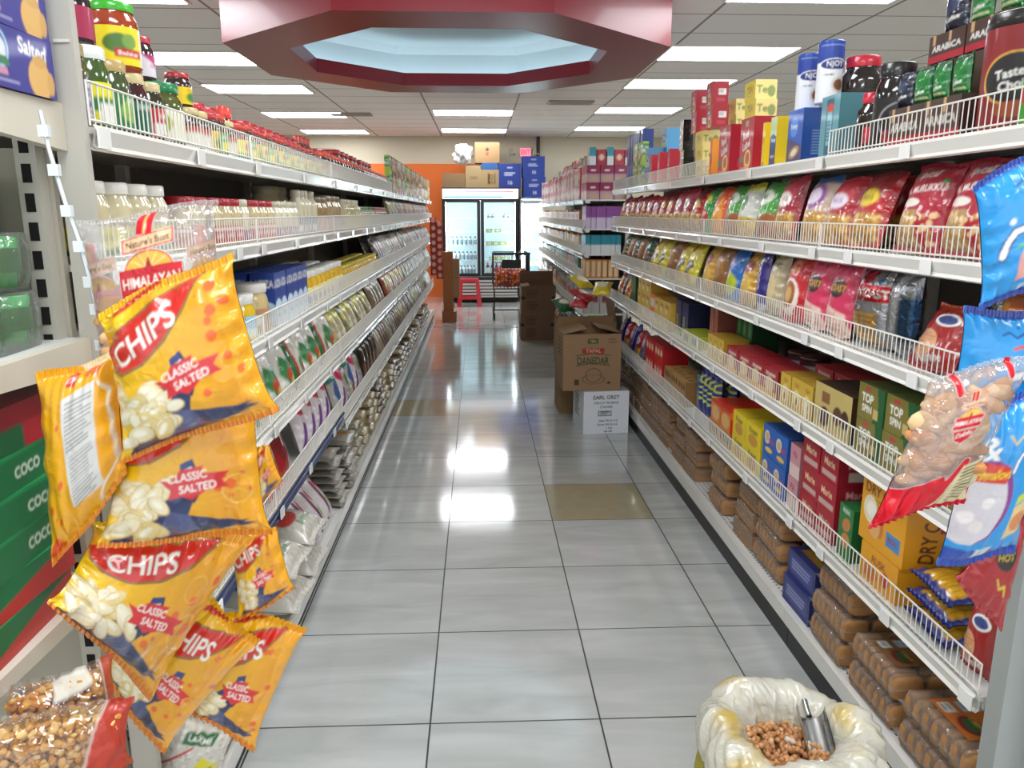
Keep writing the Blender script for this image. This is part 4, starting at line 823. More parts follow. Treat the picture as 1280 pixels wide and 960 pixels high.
# fourth shelf
R_['ts'] = box('green and gold box reading TOP SPIN', .15, .13, .105, '#7d7434', [('t', 'TOP', .36, .62, .24, W_), ('t', 'SPIN', .36, .32, .2, W_), ('r', .26, .82, .48, .93, '#b83a3a'), ('p', [(.72, 1), (1, 1), (1, 0), (.6, 0), (.8, .5)], '#1c5a30'), ('r', .62, .12, .8, .4, '#c8b06a')], '#1c5a30', [('lines', .2, .2, .8, .8, 4, '#6a9a5a')], '#5c6a2c', res=420, name='biscuit_box')
R_['chc'] = box('gold and brown chocolate wafer box', .26, .14, .15, '#c0ac68', [('e', .3, .3, .14, .22, '#4a2a18'), ('e', .65, .45, .12, .2, '#5a3420', 20), ('e', .85, .45, .1, .2, '#3c2214', 20), ('r', .2, .6, .42, .85, '#8a5a34')], '#3c2818', [('r', .1, .2, .9, .8, '#5a3a22')], '#35241c', res=300, name='biscuit_box')
R_['foilb'] = box('grey foil wrapped tray', .22, .16, .07, '#5a5654', speck(['#8a8684', '#3a3634'], 80, .05), '#4a4644', res=150, name='biscuit_tray', m=SILV)
R_['gold'] = box('small gold biscuit box', .09, .12, .12, '#c9a83c', [('e', .5, .4, .34, .26, '#e8d48a'), ('t', 'TEA', .5, .8, .13, '#8a2c1c'), ('c', .5, .3, .15, '#a8702c')], '#b08c2c', res=300, name='biscuit_box')
R_['redb'] = box('red biscuit pack', .15, .14, .11, '#9c2026', [('e', .45, .4, .3, .3, '#e0c890'), ('t', 'Arrowroot', .5, .8, .14, W_), ('r', 0, 0, 1, .2, '#d8a83a')], '#7c1a20', [('e', .5, .5, .3, .3, '#b89a8a')], '#a82630', res=280, name='biscuit_box')
R_['tin'] = can('dark red round snack tin', .06, .13, rep([('r', .1, .2, .6, .8, '#b8c0cc'), ('lines', .2, .3, .5, .7, 3, '#8a4a4a')], 2), '#4c1018', '#3a0c12', 220, name='snack_tin', cat='tin')
R_['grntall'] = box('tall dark green biscuit box', .07, .13, .26, '#1c5a2c', [('r', .3, .5, .7, .85, '#5a9a5a')], '#123c1c', res=180, name='biscuit_box')
R_['pinktall'] = box('tall dusty pink biscuit box', .055, .13, .26, '#a8604c', [('lines', .2, .1, .8, .9, 10, '#7a3a30')], '#7a4034', res=180, name='biscuit_box')
R_['navy'] = box('navy blue carton', .13, .13, .20, '#1c2458', [('r', 0, 0, 1, .12, '#a8b82c'), ('t', 'OX', .3, .4, .2, '#c8d43c', 90)], '#141a40', res=200)
R_['limeb'] = box('lime yellow low carton', .15, .13, .07, '#c2cc34', [('r', .2, .2, .8, .7, '#4a4a8a')], '#a8b02c', res=200)
R_['ylb'] = box('pale yellow biscuit carton', .13, .12, .085, '#d0b050', [('t', 'Mary', .5, .6, .3, '#8a2c3a'), ('e', .3, .3, .15, .2, '#e8d8a0')], '#c49c3c', res=220, name='biscuit_box')
R_['whb'] = box('white and orange tub box', .12, .12, .09, '#d8d4cc', [('r', 0, .7, 1, 1, '#d8601c'), ('r', 0, 0, 1, .1, '#d8601c')], '#c8742c', res=160)
S('R', 3, 1.56, 1.86, [R_['ts']], tiers=1); S('R', 3, 1.88, 2.2, [R_['ts']], tiers=2); S('R', 3, 1.9, 2.4, [R_['foilb']], inset=.2, dz=.12); S('R', 3, 2.215, 2.5, [R_['chc']]); S('R', 3, 2.49, 2.8, [R_['gold']], tiers=1); S('R', 3, 2.5, 2.8, [R_['redb']], inset=.17, dz=.03)
S('R', 3, 2.8, 3.45, [R_['redb']]); S('R', 3, 2.95, 3.2, [R_['tin']], inset=.2)
S('R', 3, 3.46, 3.7, [R_['grntall']], inset=.155); S('R', 3, 3.46, 3.72, [R_['gold']], ysc=.9); S('R', 3, 3.72, 3.86, [R_['pinktall']], inset=.07); S('R', 3, 3.88, 4.2, [R_['limeb']]); S('R', 3, 3.88, 4.2, [R_['navy']], inset=.17); S('R', 3, 4.22, 4.5, [R_['navy']], inset=.06)
S('R', 3, 4.5, 4.9, [R_['ylb']], tiers=2); S('R', 3, 4.9, 5.05, [R_['whb']], tiers=2); S('R', 3, 5.03, 5.5, [R_['ylb']], tiers=3); S('R', 3, 5.52, 5.66, [R_['grntall']]); S('R', 3, 5.68, 6.35, [P['dark'], G['red1']], tilt=15)

# fifth shelf
def dry(w, h, n=''):
    return [('t', 'DRY CAKE', .5, .80, .15, '#5c1a20'), ('lines', .3, .60, .7, .68, 2, '#8a5a20'), ('e', .42, .38, .12, .22, '#d07a34', 20), ('e', .34, .3, .13, .18, '#e8b070', 20), ('e', .22, .5, .16, .2, '#e8dcc0'), ('e', .25, .5, .11, .12, '#f6f0e0'), ('r', .62, .15, .92, .36, '#4a8ac8'), ('t', 'REAL', .77, .26, .08, '#9c1c24', 0, .25)]
R_['dry'] = box('big yellow box reading DRY CAKE', .24, .16, .205, '#e6a41c', dry(0, 0), '#dc9616', [('t', 'DRY CAKE', .45, .55, .22, '#5c1a20', 85, 1.2), ('r', .6, .5, .75, .62, '#b01c2c')], '#e0a01c', [('e', .5, .5, .2, .2, '#c87a3c'), ('t', 'DRY', .2, .5, .2, '#5c1a20')], res=440, name='rusk_box')
R_['drys'] = box('yellow rusk box on its side', .20, .16, .11, '#e6a41c', [('t', 'RUSK', .5, .7, .2, '#8c1c24'), ('e', .3, .3, .2, .2, '#d07a34'), ('e', .7, .4, .1, .2, '#c23a2c')], '#dc9616', res=360, name='rusk_box')
R_['dgr'] = box('green rusk box', .09, .16, .17, '#1f7a38', [('e', .55, .35, .3, .14, '#d08a4c', 30), ('e', .55, .65, .3, .12, '#c87c44', 30), ('t', 'RUSK', .5, .9, .08, W_)], '#166030', res=360, name='rusk_box')
R_['pepper'] = box('blue cracker box', .12, .14, .12, '#1f5fb4', [('c', .32, .6, .22, '#e8e0d0'), ('c', .32, .6, .16, '#d0b080'), ('t', 'RITZ', .68, .5, .16, '#c8243a', 0, .4), ('e', .5, .2, .3, .08, '#e8c04a')], '#1a50a0', [('t', 'RITZ', .5, .4, .2, W_)], res=360, name='cracker_box')
R_['redx'] = box('red biscuit carton', .13, .18, .10, '#a81e30', [('t', 'Marie', .5, .6, .25, '#e8c8a0'), ('r', .1, .1, .9, .3, '#c8a8a0')], '#98182a', [('r', .2, .15, .9, .45, '#c8b8b0'), ('t', 'Marie', .4, .7, .25, '#e0a0a0')], res=340, name='biscuit_box')
R_['piki'] = box('pink and white biscuit carton', .09, .18, .12, '#c8909a', [('t', 'Pik', .5, .7, .2, '#a01c34'), ('r', 0, 0, 1, .4, '#e0c8c0')], '#a06a70', res=320, name='biscuit_box')
R_['ylx'] = box('bright yellow biscuit pack', .17, .15, .10, '#e2cb1c', [('t', 'Kream', .5, .7, .25, '#2c2418'), ('e', .5, .3, .3, .25, '#c8903a')], '#d4bb18', [('t', 'Kream', .5, .5, .25, '#2c2418')], res=300, name='biscuit_box')
R_['tiger'] = box('tall yellow and black box', .10, .12, .16, '#d8bc20', [('e', .5, .5, .3, .2, '#1c1814', 15), ('t', 'T', .5, .8, .15, '#1c1814')], '#a8901c', res=260, name='biscuit_box')
R_['orx'] = box('orange biscuit multipack', .15, .22, .10, '#e07a1c', [('e', .5, .45, .4, .34, '#d8b070'), ('r', 0, .85, 1, 1, '#c8401c')], '#d8301c', [('r', 0, .7, 1, 1, '#e07a1c')], res=260, name='biscuit_box')
R_['vita'] = bag('tall navy and lime biscuit roll', .075, .25, .06, '#1c2480', [('t', 'VITA', .5, .6, .3, '#c8d83c', 90, 2), ('r', 0, 0, 1, .1, '#3a48a8')], res=260, seed=77, name='biscuit_roll', cat='biscuit roll')
R_['bisc'] = box('beige cookie tray box', .16, .14, .07, '#b08a50', [('c', .2, .5, .12, '#5a3420'), ('c', .5, .5, .12, '#5a3420'), ('c', .8, .5, .12, '#5a3420')], '#8a6438', [], '#c0985c', [('c', .25, .3, .1, '#6a4028'), ('c', .7, .3, .1, '#6a4028'), ('c', .45, .7, .1, '#6a4028')], res=220, name='biscuit_tray')
R_['btall'] = box('tall sky blue biscuit box', .08, .12, .2, '#2f7fae', [('e', .5, .3, .3, .2, '#c09060'), ('r', .1, .6, .9, .8, '#16456a')], '#8a5048', res=220, name='biscuit_box')
R_['redc'] = box('bright red biscuit carton', .24, .16, .12, '#c81c24', [('c', .2, .6, .1, '#e8d0b0'), ('c', .5, .6, .1, '#e8d0b0'), ('c', .8, .6, .1, '#e8d0b0')], '#b0141c', res=220, name='biscuit_box')
G['stick'] = bag('blue packet with yellow stick biscuits', .20, .17, .05, '#1c2a78', [('r', .18, .1, .95, .85, '#d8a424')] + [('r', .2 + k * .09, .1, .215 + k * .09, .85, '#a8741c') for k in range(9)] + [('t', 'Stick', .3, .5, .12, '#8a4a14', 60)], res=380, seed=91, name='biscuit_packet', cat='packet', lie=True)
G['stick'].d = .17
S('R', 4, 1.50, 1.62, [G['oval']], ysc=.6, tilt=8); S('R', 4, 1.64, 1.87, [G['stick']], tiers=3, jit=.08); S('R', 4, 1.88, 2.13, [R_['drys']], dz=0, tiers=1); 
S('R', 4, 1.87, 2.14, [R_['dry']], dz=.1118, inset=.03); S('R', 4, 1.9, 2.13, [R_['drys']], inset=.2, tiers=1); S('R', 4, 2.14, 2.26, [R_['dgr']], dz=.0); S('R', 4, 2.27, 2.56, [R_['redx']], tiers=3, inset=.03); S('R', 4, 2.545, 2.66, [R_['piki']], tiers=2)
S('R', 4, 2.66, 2.93, [R_['pepper']], tiers=2, rows=2); S('R', 4, 2.93, 3.3, [R_['ylx']], tiers=2); S('R', 4, 2.93, 3.1, [R_['tiger']], inset=.2); S('R', 4, 3.3, 3.62, [R_['orx']], tiers=1, dz=.0708); S('R', 4, 3.3, 3.62, [R_['bisc']]); S('R', 4, 3.63, 3.95, [R_['vita']], rows=2, inset=.05)
S('R', 4, 3.97, 4.06, [R_['btall']], inset=.08); S('R', 4, 4.08, 4.6, [R_['bisc']], tiers=2); S('R', 4, 4.62, 5.2, [R_['redc']], tiers=1, dz=.0); S('R', 4, 4.62, 5.2, [R_['redc']], dz=.1215); S('R', 4, 5.25, 6.3, [P['purp'], G['red0'], G['purv']], tilt=14)

# clamshell packs of biscuits on the deck
def clam(look, w, d, h, lab, res=260, detail=True):
    """clear lidded tray: biscuits in two ranks, a paper label on the lid"""
    bc = MB(); n = 7
    e = empty('biscuit_pack')
    if detail:
        first = None
        for i in range(n):
            for j in range(2):
                y = -d / 2 + d * (j + .5) / 2; x = -w / 2 + w * (i + .5) / n
                if first is None:
                    mb = MB(); mb.ball((0, 0, 0), (w / n * .47, d * .235, h * .43), '#b57a42', 14, None, .5)
                    first = mb.build('biscuit', mat('baked_biscuit', '#c08c56', .7, bump=.6, bscale=60, var=.35), e); o = first
                else:
                    o = first.copy(); COL.objects.link(o)
                o.location = (x, y, h * .48)
    else:
        MB().box(-w * .46, -d * .46, .004, w * .46, d * .46, h * .85, '#9c6c40').build('biscuits', mat('baked_biscuit', '#c08c56', .7, bump=.6, bscale=60, var=.35), e, kind='stuff')
    s = MB(); q = lambda k, z: np.array([(-w / 2 * k, -d / 2 * k, z), (w / 2 * k, -d / 2 * k, z), (w / 2 * k, d / 2 * k, z), (-w / 2 * k, d / 2 * k, z), (-w / 2 * k, -d / 2 * k, z)])
    s.grid(np.stack([q(.9, 0), q(.93, h * .45), q(1.04, h * .47), q(1.04, h * .5), q(.95, h * .52), q(.90, h * .96), q(.86, h)]), '#fff', False)
    s.face((-w * .43, -d * .43, h), (w * .86, 0, 0), (0, d * .86, 0), '#fff')
    for k in range(14):
        x = -w * .44 + w * .88 * k / 13; s.bar((x, -d * .465, h * .55), (x, -d * .45, h * .97), .0014, '#fff', 4); s.bar((x, d * .465, h * .55), (x, d * .45, h * .97), .0014, '#fff', 4)
    s.build('clear_shell', CLEAR, e)
    if lab:
        art = Art(w * .6, d * .66, res, lab, [('r', .1, .42, .34, .92, '#c8dcec'), ('lines', .12, .44, .32, .9, 10, '#4a6a9a'), ('r', .1, .08, .34, .3, W_), ('lines', .12, .1, .32, .28, 5, '#333333'), ('e', .68, .3, .24, .2, '#7c1c2c'), ('e', .68, .3, .17, .1, '#2c6a3a'), ('t', 'CRISPY', .66, .42, .09, '#e8c84a', 0, .4)])
        MB().face((-w * .28, -d * .33, h + .0012), (w * .6, 0, 0), (0, d * .66, 0), art).build('paper_label', CARD, e)
    return Proto(e, w * 1.05, d * 1.05, h + .002, look, 'biscuit pack')
c1 = clam('clear biscuit pack with orange label', .27, .21, .085, '#c8702c'); c2 = clam('clear biscuit pack with blue label', .22, .19, .085, '#3a3a94'); c3 = clam('unlabelled clear biscuit pack', .24, .2, .08, None, detail=False)
c4 = clam('clear biscuit pack with brown label', .24, .20, .085, '#8c6238')
R_['bluebox'] = box('navy window box of long biscuits', .22, .24, .10, '#2c3576', [('r', .1, .2, .9, .8, '#3a4690'), ('lines', .15, .3, .85, .7, 3, '#aab0d8')], '#28306c', [('lines', .1, .3, .9, .7, 2, '#8a90c0')], '#2c3576', [('r', .15, .12, .85, .88, '#c89a3e')] + [('r', .15, .12 + k * .13, .85, .135 + k * .13, '#8a5c1c') for k in range(6)], res=300, name='biscuit_box')
pile('R', 1.50, 1.80, [c1], 2, jit=.03, inset=.003); pile('R', 1.81, 2.10, [c4], 2, jit=.03, inset=.003); pile('R', 2.11, 2.36, [c2], 3, jit=.03, inset=.004); pile('R', 2.37, 2.60, [R_['bluebox']], 2, jit=.02); 
pile('R', 2.66, 3.2, [c1, c3], 3, jit=.04); pile('R', 3.35, 3.8, [c2], 3, jit=.05); pile('R', 3.82, 4.4, [c3], 3, jit=.04); pile('R', 4.42, 6.3, [c3], 3, jit=.04)

# far right run beyond the cartons
Q_ = {}
def small_box(k, look, bg, ops, side, w=.06, d=.14, h=.15, sops=()):
    Q_[k] = box(look, w, d, h, bg, ops, side, sops, res=130, name=dict(pk='soap_box', rd='soap_box', wh='medicine_box', gy='medicine_carton', pu='henna_box', te='toothpaste_box').get(k, 'incense_box'))
small_box('pk', 'pink soap box', '#c8b4bc', [('r', 0, .5, 1, 1, '#94204c'), ('e', .5, .25, .4, .18, '#d8c8b8')], '#b08a98', sops=[('r', 0, .5, 1, 1, '#8c1c48'), ('e', .5, .22, .4, .18, '#b89a84'), ('r', .3, .68, .7, .76, W_)], w=.085, d=.12, h=.15)
small_box('wh', 'white medicine box', '#d6d2cc', [('r', .2, .6, .8, .9, '#b01c34')], '#cfcbc6', sops=[('lines', .2, .2, .8, .8, 4, '#a8a0a0')], w=.05)
small_box('rd', 'red soap box', '#a82038', [('e', .5, .5, .3, .2, '#e0c0a0')], '#b83048', w=.06)
small_box('pu', 'purple spined box', '#8a4a94', [('r', 0, 0, 1, .5, '#c8b8d0')], '#9a64a8', sops=[('r', .2, .1, .8, .6, '#d8c8e0')], w=.045, h=.2)
small_box('te', 'teal and white box', '#2a8a9c', [('r', 0, 0, 1, .5, '#d4d8da')], '#2a8a9c', sops=[('r', 0, 0, 1, .5, '#d4d8da')], w=.045, h=.172)
small_box('or', 'orange striped box', '#c8803a', [('r', .2, .1, .8, .9, '#e0c8a0')], '#c8803a', sops=[('r', .3, .1, .7, .9, '#e8d4b0')], w=.05, h=.17)
small_box('gy', 'grey white carton', '#b4b0aa', [('r', .2, .5, .8, .8, '#8c2c34')], '#c4c2be', sops=[('r', .3, .6, .7, .75, '#9c3c44'), ('lines', .3, .2, .7, .4, 2, '#6a6a6a')], w=.07, h=.21)
small_box('gn', 'green box', '#3a7a3a', [], '#4a8a4a'); small_box('yl', 'yellow box', '#c8b43a', [], '#d8c44a', w=.07)
q = [Q_[k] for k in ('wh', 'pk', 'wh', 'rd', 'wh')]
S('Q', 0, 7.14, 7.5, [Q_['pk']], tiers=2, rows=3)
for i, (k_, x_) in enumerate((('te', 1.03), ('rd', 1.11), ('te', 1.19), ('rd', 1.27), ('pk', 1.38))): place(Q_[k_], (x_, 7.21, 1.6608 + .3016), 0, 0, (1.3, 1, .9), f'{Q_[k_].look} on top of the pink soap boxes, {ordn(i + 1)} from the aisle')
S('Q', 0, 7.6, 12.2, q, tiers=2, order='rand', rows=1, hs=.12)
S('Q', 0, 7.7, 11.5, [Q_['rd'], Q_['gn'], Q_['wh']], tiers=3, order='rand', inset=.2, hs=.1)
S('Q', 1, 7.12, 7.41, [Q_['pu']], rows=7, turn=1, rowgap=.002, jit=.0); S('Q', 1, 7.6, 12.2, [Q_['wh'], Q_['or'], Q_['wh']], order='rand')
S('Q', 2, 7.12, 7.41, [Q_['te']], rows=7, turn=1, rowgap=.002, jit=.0); S('Q', 2, 7.6, 12.2, [Q_['rd'], Q_['gn'], Q_['wh'], Q_['or'], Q_['yl']], order='rand')
S('Q', 3, 7.12, 7.41, [Q_['or']], rows=6, turn=1, rowgap=.003, jit=.0); S('Q', 3, 7.6, 12.2, [Q_['te'], Q_['rd'], Q_['wh'], Q_['gn']], order='rand')
S('Q', 4, 7.12, 7.41, [Q_['gy']], rows=4, turn=1, rowgap=.003, jit=.0); S('Q', 4, 7.7, 12.2, [Q_['yl'], Q_['rd'], Q_['gy'], Q_['wh']], order='rand')
S('Q', 5, 7.12, 12.2, [P['dark'], P['silv']], tilt=20, order='rand')
# ------------------------------------------------------------------ bags hanging at the ends of the two runs
def _stroke(s, o):
    _, pts, th, col = o; P_ = [np.array((x * s.w, y * s.h)) for x, y in pts]; r = th * s.w / 2
    for a, b in zip(P_[:-1], P_[1:]):
        d = b - a; L = np.linalg.norm(d) + 1e-9; n = np.array([-d[1], d[0]]) / L * r
        s.poly([a + n, b + n, b - n, a - n], col)
    for p in P_:
        s._fill(p[0] - r, p[1] - r, p[0] + r, p[1] + r, lambda x, y: (x - p[0]) ** 2 + (y - p[1]) ** 2 <= r * r, col)
_op0 = Art.op
Art.op = lambda s, o: _stroke(s, o) if o[0] == 'l' else _op0(s, o)
def quad(TL, TR, BR, BL, Y):
    q = [at(*p, y) for p, y in zip((TL, TR, BR, BL), (Y if isinstance(Y, tuple) else (Y,) * 4))]
    c = sum(q) / 4
    TLw, TRw, BRw, BLw = [a - c for a in q]
    n = np.cross(TRw + BRw - TLw - BLw, TLw + TRw - BLw - BRw); n /= np.linalg.norm(n)
    def f(u, v):
        u_, v_ = u[..., None], v[..., None]
        return BLw * (1 - u_) * (1 - v_) + BRw * u_ * (1 - v_) + TLw * (1 - u_) * v_ + TRw * u_ * v_, np.broadcast_to(n, u.shape + (3,))
    wd = (np.linalg.norm(TRw - TLw) + np.linalg.norm(BRw - BLw)) / 2; ht = (np.linalg.norm(TLw - BLw) + np.linalg.norm(TRw - BRw)) / 2
    return f, c, wd, ht
def qbag(TL, TR, BR, BL, Y, t, bg, ops, label, bbg=None, bops=(), res=560, seed=1, name='hanging_chip_bag', cat='bag', m=None, alpha=None, group=None, crease=1.5, seal=.045):
    f, c, wd, ht = quad(TL, TR, BR, BL, Y)
    fr = Art(wd, ht, res, bg, ops, alpha); bk = Art(wd, ht, res, bbg or bg, bops, alpha)
    a, b = pillow(f, t, fr.nu, fr.nv, seed, seal, crease=crease)
    o = MB().grid(a, fr).grid(b, bk, True, True).build(name, m or FOIL); o.location = c
    if label: tag(o, label, cat, group)
    o['_'] = 0; del o['_']
    return o, f, c
rc = random.Random(5)
def chips(x0, y0, x1, y1, n=30):
    out = []
    for i in range(n):
        v = y1 + (y0 - y1) * (i + .5) / n + rc.uniform(-.02, .02); u = rc.uniform(x0, x1 - (x1 - x0) * .35 * abs(v - (y0 + y1) / 2) / (y1 - y0) * 2)
        r = rc.uniform(.07, .115); a = rc.uniform(-60, 60)
        out += [('e', u, v, r, r * .55, rc.choice(['#c9a85c', '#d6b978']), a), ('e', u, v + .004, r * .9, r * .48, rc.choice(['#ece0b4', '#f2ead0', '#e4cf8e', '#ede2bd']), a), ('e', u - .01, v + .012, r * .5, r * .2, '#f6f1dc', a)]
    return out
def dots(n=12, x0=.62, x1=.97, y0=.08, y1=.95):
    out = []
    for i in range(n): out.append(('c', rc.uniform(x0, x1), rc.uniform(y0, y1), rc.choice([.035, .026, .016, .008]), '#e8641c'))
    for i in range(3):
        out.append(('c', rc.uniform(x0 - .1, x1 - .08), rc.uniform(y0, y1), rc.uniform(.05, .1), '#f8d878', .955))
    return out
def chip_art(flip=False, text=True):
    o = [('g', '#f3c60a', '#e2930e', 0), ('p', [(.86, 0), (1, 0), (1, 1), (.80, 1), (.9, .5)], '#f0a81a'), ('p', [(0, .6), (.0, .9), (.06, .8), (.03, .6)], '#f0a81a')]
    o += dots()
    o += [('p', [(.0, .70), (.02, .60), (.12, .545), (.3, .56), (.5, .65), (.66, .78), (.80, .965), (.55, .93), (.25, .86), (.05, .80)], '#8c6a3a'),
          ('p', [(.0, .72), (.03, .62), (.13, .565), (.3, .58), (.48, .665), (.64, .79), (.78, .96), (.55, .915), (.25, .845), (.05, .79)], '#d3251c'),
          ('t', 'CHIPS', .335, .73, .145, W_, 17, .62), ('p', [(.12, .91), (.5, .985), (.45, 1), (.12, .95)], '#c8241c')]
    o += [('p', [(.36, .02), (.95, .10), (.55, .20), (.62, .36), (.40, .40), (.30, .30)], '#1c2c60'), ('p', [(.05, .0), (.62, .05), (.92, .13), (.5, .14), (.1, .1)], '#16224e'), ('p', [(.35, .06), (.60, .08), (.56, .2), (.42, .24)], '#4a5484')]
    o += chips(.06, .10, .50, .42, 26)
    o += [('p', [(.50, .54), (.585, .57), (.66, .38), (.60, .28), (.50, .30)], '#16224e'), ('p', [(.52, .50), (.58, .52), (.64, .40), (.58, .32), (.51, .34)], '#dfe8f4'), ('p', [(.50, .54), (.585, .57), (.575, .52), (.50, .5)], '#20387c'),
          ('p', [(.36, .44), (.44, .43), (.5, .50), (.66, .52), (.64, .47), (.83, .47), (.78, .42), (.82, .37), (.68, .36), (.58, .30), (.52, .33), (.43, .31), (.44, .37)], '#d5202a'),
          ('t', 'CLASSIC', .55, .455, .052, W_, 6, .28), ('t', 'SALTED', .62, .385, .052, W_, 6, .28)]
    o += [('r', 0, 0, 1, .035, '#dd821a')]
    return o
def chip_back():
    return [('g', '#f2b416', '#f0a81a', 0)] + dots(7, .02, .35, .05, .7) + [('p', [(.46, .18), (.82, .12), (.8, .86), (.40, .83)], '#d8d8d6'), ('lines', .45, .5, .78, .8, 12, '#8a8a8a'), ('lines', .48, .15, .78, .48, 14, '#9a9a98'), ('e', .5, .92, .08, .04, '#d3251c'), ('t', "Chips", .5, .92, .03, W_), ('l', [(.55, 1), (.78, .9), (.93, .75), (.98, .2), (.7, .05)], .03, '#ece4d0'), ('e', .75, .93, .12, .03, '#ee6a1c'), ('c', .12, .06, .09, '#ee5a14'), ('e', .8, 1.0, .2, .05, '#ece0b4'), ('r', 0, 0, 1, .03, '#e58a1a')]
CH = 'yellow salted chip bags on the left clip strip'
GB = dict(group=CH)
qbag((122, 390), (289, 312), (348, 512), (152, 578), 1.14, .045, '#f7cf12', chip_art(), 'topmost yellow chip bag with large red logo, hanging below the clear puff bag', seed=11, **GB)
qbag((45, 470), (150, 437), (160, 592), (66, 714), 1.18, .042, '#f2b416', chip_back(), 'yellow chip bag turned to show its white nutrition panel', seed=12, res=560, **GB)
qbag((150, 500), (322, 478), (341, 668), (120, 684), (1.25, 1.24, 1.23, 1.18), .04, '#f7cf12', chip_art(), 'yellow chip bag second from the top, right beneath the topmost one', seed=13, **GB)
qbag((118, 650), (322, 668), (190, 874), (60, 752), (1.25, 1.34, 1.31, 1.14), .045, '#f7cf12', chip_art(), 'yellow chip bag hanging diagonally in the middle of the cluster', seed=14, **GB)
qbag((258, 742), (323, 803), (202, 946), (118, 830), 1.37, .03, '#f7cf12', chip_art(), 'dotted yellow chip bag at the bottom, pointing down behind the diagonal one', seed=15, **GB)
qbag((286, 762), (385, 782), (318, 937), (212, 880), 1.42, .025, '#f7cf12', chip_art(), 'lowest yellow chip bag reaching farthest out over the floor', seed=16, **GB)
qbag((285, 664), (347, 660), (369, 737), (298, 778), 1.41, .022, '#f7cf12', chip_art(), 'small visible corner of a chip bag tucked right of the diagonal bag', seed=17, res=500, **GB)
qbag((316, 562), (336, 555), (353, 600), (322, 634), 1.42, .012, '#f7cf12', chip_art(), 'yellow chip bag peeping out beside the left fourth shelf fence', seed=18, res=400, **GB)
def puffs(f, c, n, v0, v1, r, t, cols, parent, name='puffed_snacks', seed=3, u0=.08, u1=.92, flat=1.0, keep=None):
    rg = random.Random(seed); mb = MB()
    for i in range(n):
        u, v = rg.uniform(u0, u1), rg.uniform(v0, v1)
        if keep and not keep(u, v): continue
        P_, N_ = f(np.array([[u]]), np.array([[v]])); p = P_[0, 0] + N_[0, 0] * rg.uniform(-t, t) * (1 - abs(2 * u - 1) ** 3)
        rr = r * rg.uniform(.7, 1.25); a = rg.uniform(0, 3)
        Rm = np.array(Matrix.Rotation(a, 3, Vector((rg.uniform(-1, 1), rg.uniform(-1, 1), 1)).normalized()))
        mb.ball(p, (rr, rr * rg.uniform(.55, .9) * flat, rr * rg.uniform(.5, .8)), rg.choice(cols), 8 if n > 200 else 12, Rm, .6 if n > 200 else .85, 0 if n > 200 else .16, rg.uniform(0, 6))
    return mb.build(name, PLAST if False else mat_puff, parent, kind='stuff')
mat_puff = MATTE
def himal(o=0, faded=False):
    r = '#cc1c2c'; k = '#e0a0a8' if faded else r; w_ = '#f0dcdc' if faded else W_
    return [('r', .40, .84, .56, 1, k), ('r', .47, .84, .49, 1, '#e8c070'), ('p', [(.26, .70), (.76, .74), (.76, .86), (.26, .82)], k), ('p', [(.275, .715), (.745, .753), (.745, .848), (.275, .808)], '#ecc8a0'), ('t', "Nature's Best", .51, .78, .055, '#5c2c1c', 4, .42),
            ('e', .51, .56, .24, .155, k), ('e', .51, .56, .225, .14, '#e6b84a'), ('l', [(.51, .56), (.35, .64)], .012, '#f0d890'), ('l', [(.51, .56), (.42, .68)], .012, '#f0d890'), ('l', [(.51, .56), (.51, .7)], .012, '#f0d890'), ('l', [(.51, .56), (.60, .68)], .012, '#f0d890'), ('l', [(.51, .56), (.68, .64)], .012, '#f0d890'), ('p', [(.47, .56), (.51, .66), (.55, .56)], '#a82030'),
            ('p', [(.21, .36), (.83, .36), (.83, .58), (.21, .58)], k), ('t', 'HIMALAYAN', .52, .47, .085, w_, 0, .56), ('p', [(.24, .34), (.80, .34), (.68, .16), (.52, .08), (.34, .16)], k), ('t', 'Delight', .53, .245, .09, w_, 6, .36), ('r', .22, .345, .82, .355, '#e8c070')]
def squeeze(ops, x0, x1, y0, y1):
    out = []
    fx, fy = (lambda x: x0 + (x1 - x0) * x), (lambda y: y0 + (y1 - y0) * y); sx, sy = x1 - x0, y1 - y0
    for q_ in ops:
        if q_[0] == 'r': out.append(('r', fx(q_[1]), fy(q_[2]), fx(q_[3]), fy(q_[4]), q_[5]))
        elif q_[0] == 'p': out.append(('p', [(fx(a), fy(b)) for a, b in q_[1]], q_[2]))
        elif q_[0] == 'l': out.append(('l', [(fx(a), fy(b)) for a, b in q_[1]], q_[2] * sx, q_[3]))
        elif q_[0] == 'e': out.append(('e', fx(q_[1]), fy(q_[2]), q_[3] * sx, q_[4] * sy, *q_[5:]))
        elif q_[0] == 't': out.append(('t', q_[1], fx(q_[2]), fy(q_[3]), q_[4] * sy, q_[5], q_[6], q_[7] * sx))
    return out
PUFF = ['#dfa56a', '#e6b47c', '#d4935a', '#ecc594']
o, f, c = qbag((94, 276), (272, 250), (290, 425), (122, 470), 1.26, .035, '#fff', squeeze(himal(), .14, .92, .16, .98), 'clear bag of puffed snacks with red mountain badge, hanging above the yellow chip bags', name='hanging_puff_bag', m=CLEARP, alpha=0, bops=squeeze(himal(0, True), -.25, .3, .1, .85) + squeeze(himal(0, True), .6, 1.15, .1, .85), seed=21, res=640, seal=.03)
puffs(f, c, 110, .09, .52, .019, .008, PUFF, o, u0=.14, u1=.86, keep=lambda u, v: v < .30 + .45 * abs(u - .5))
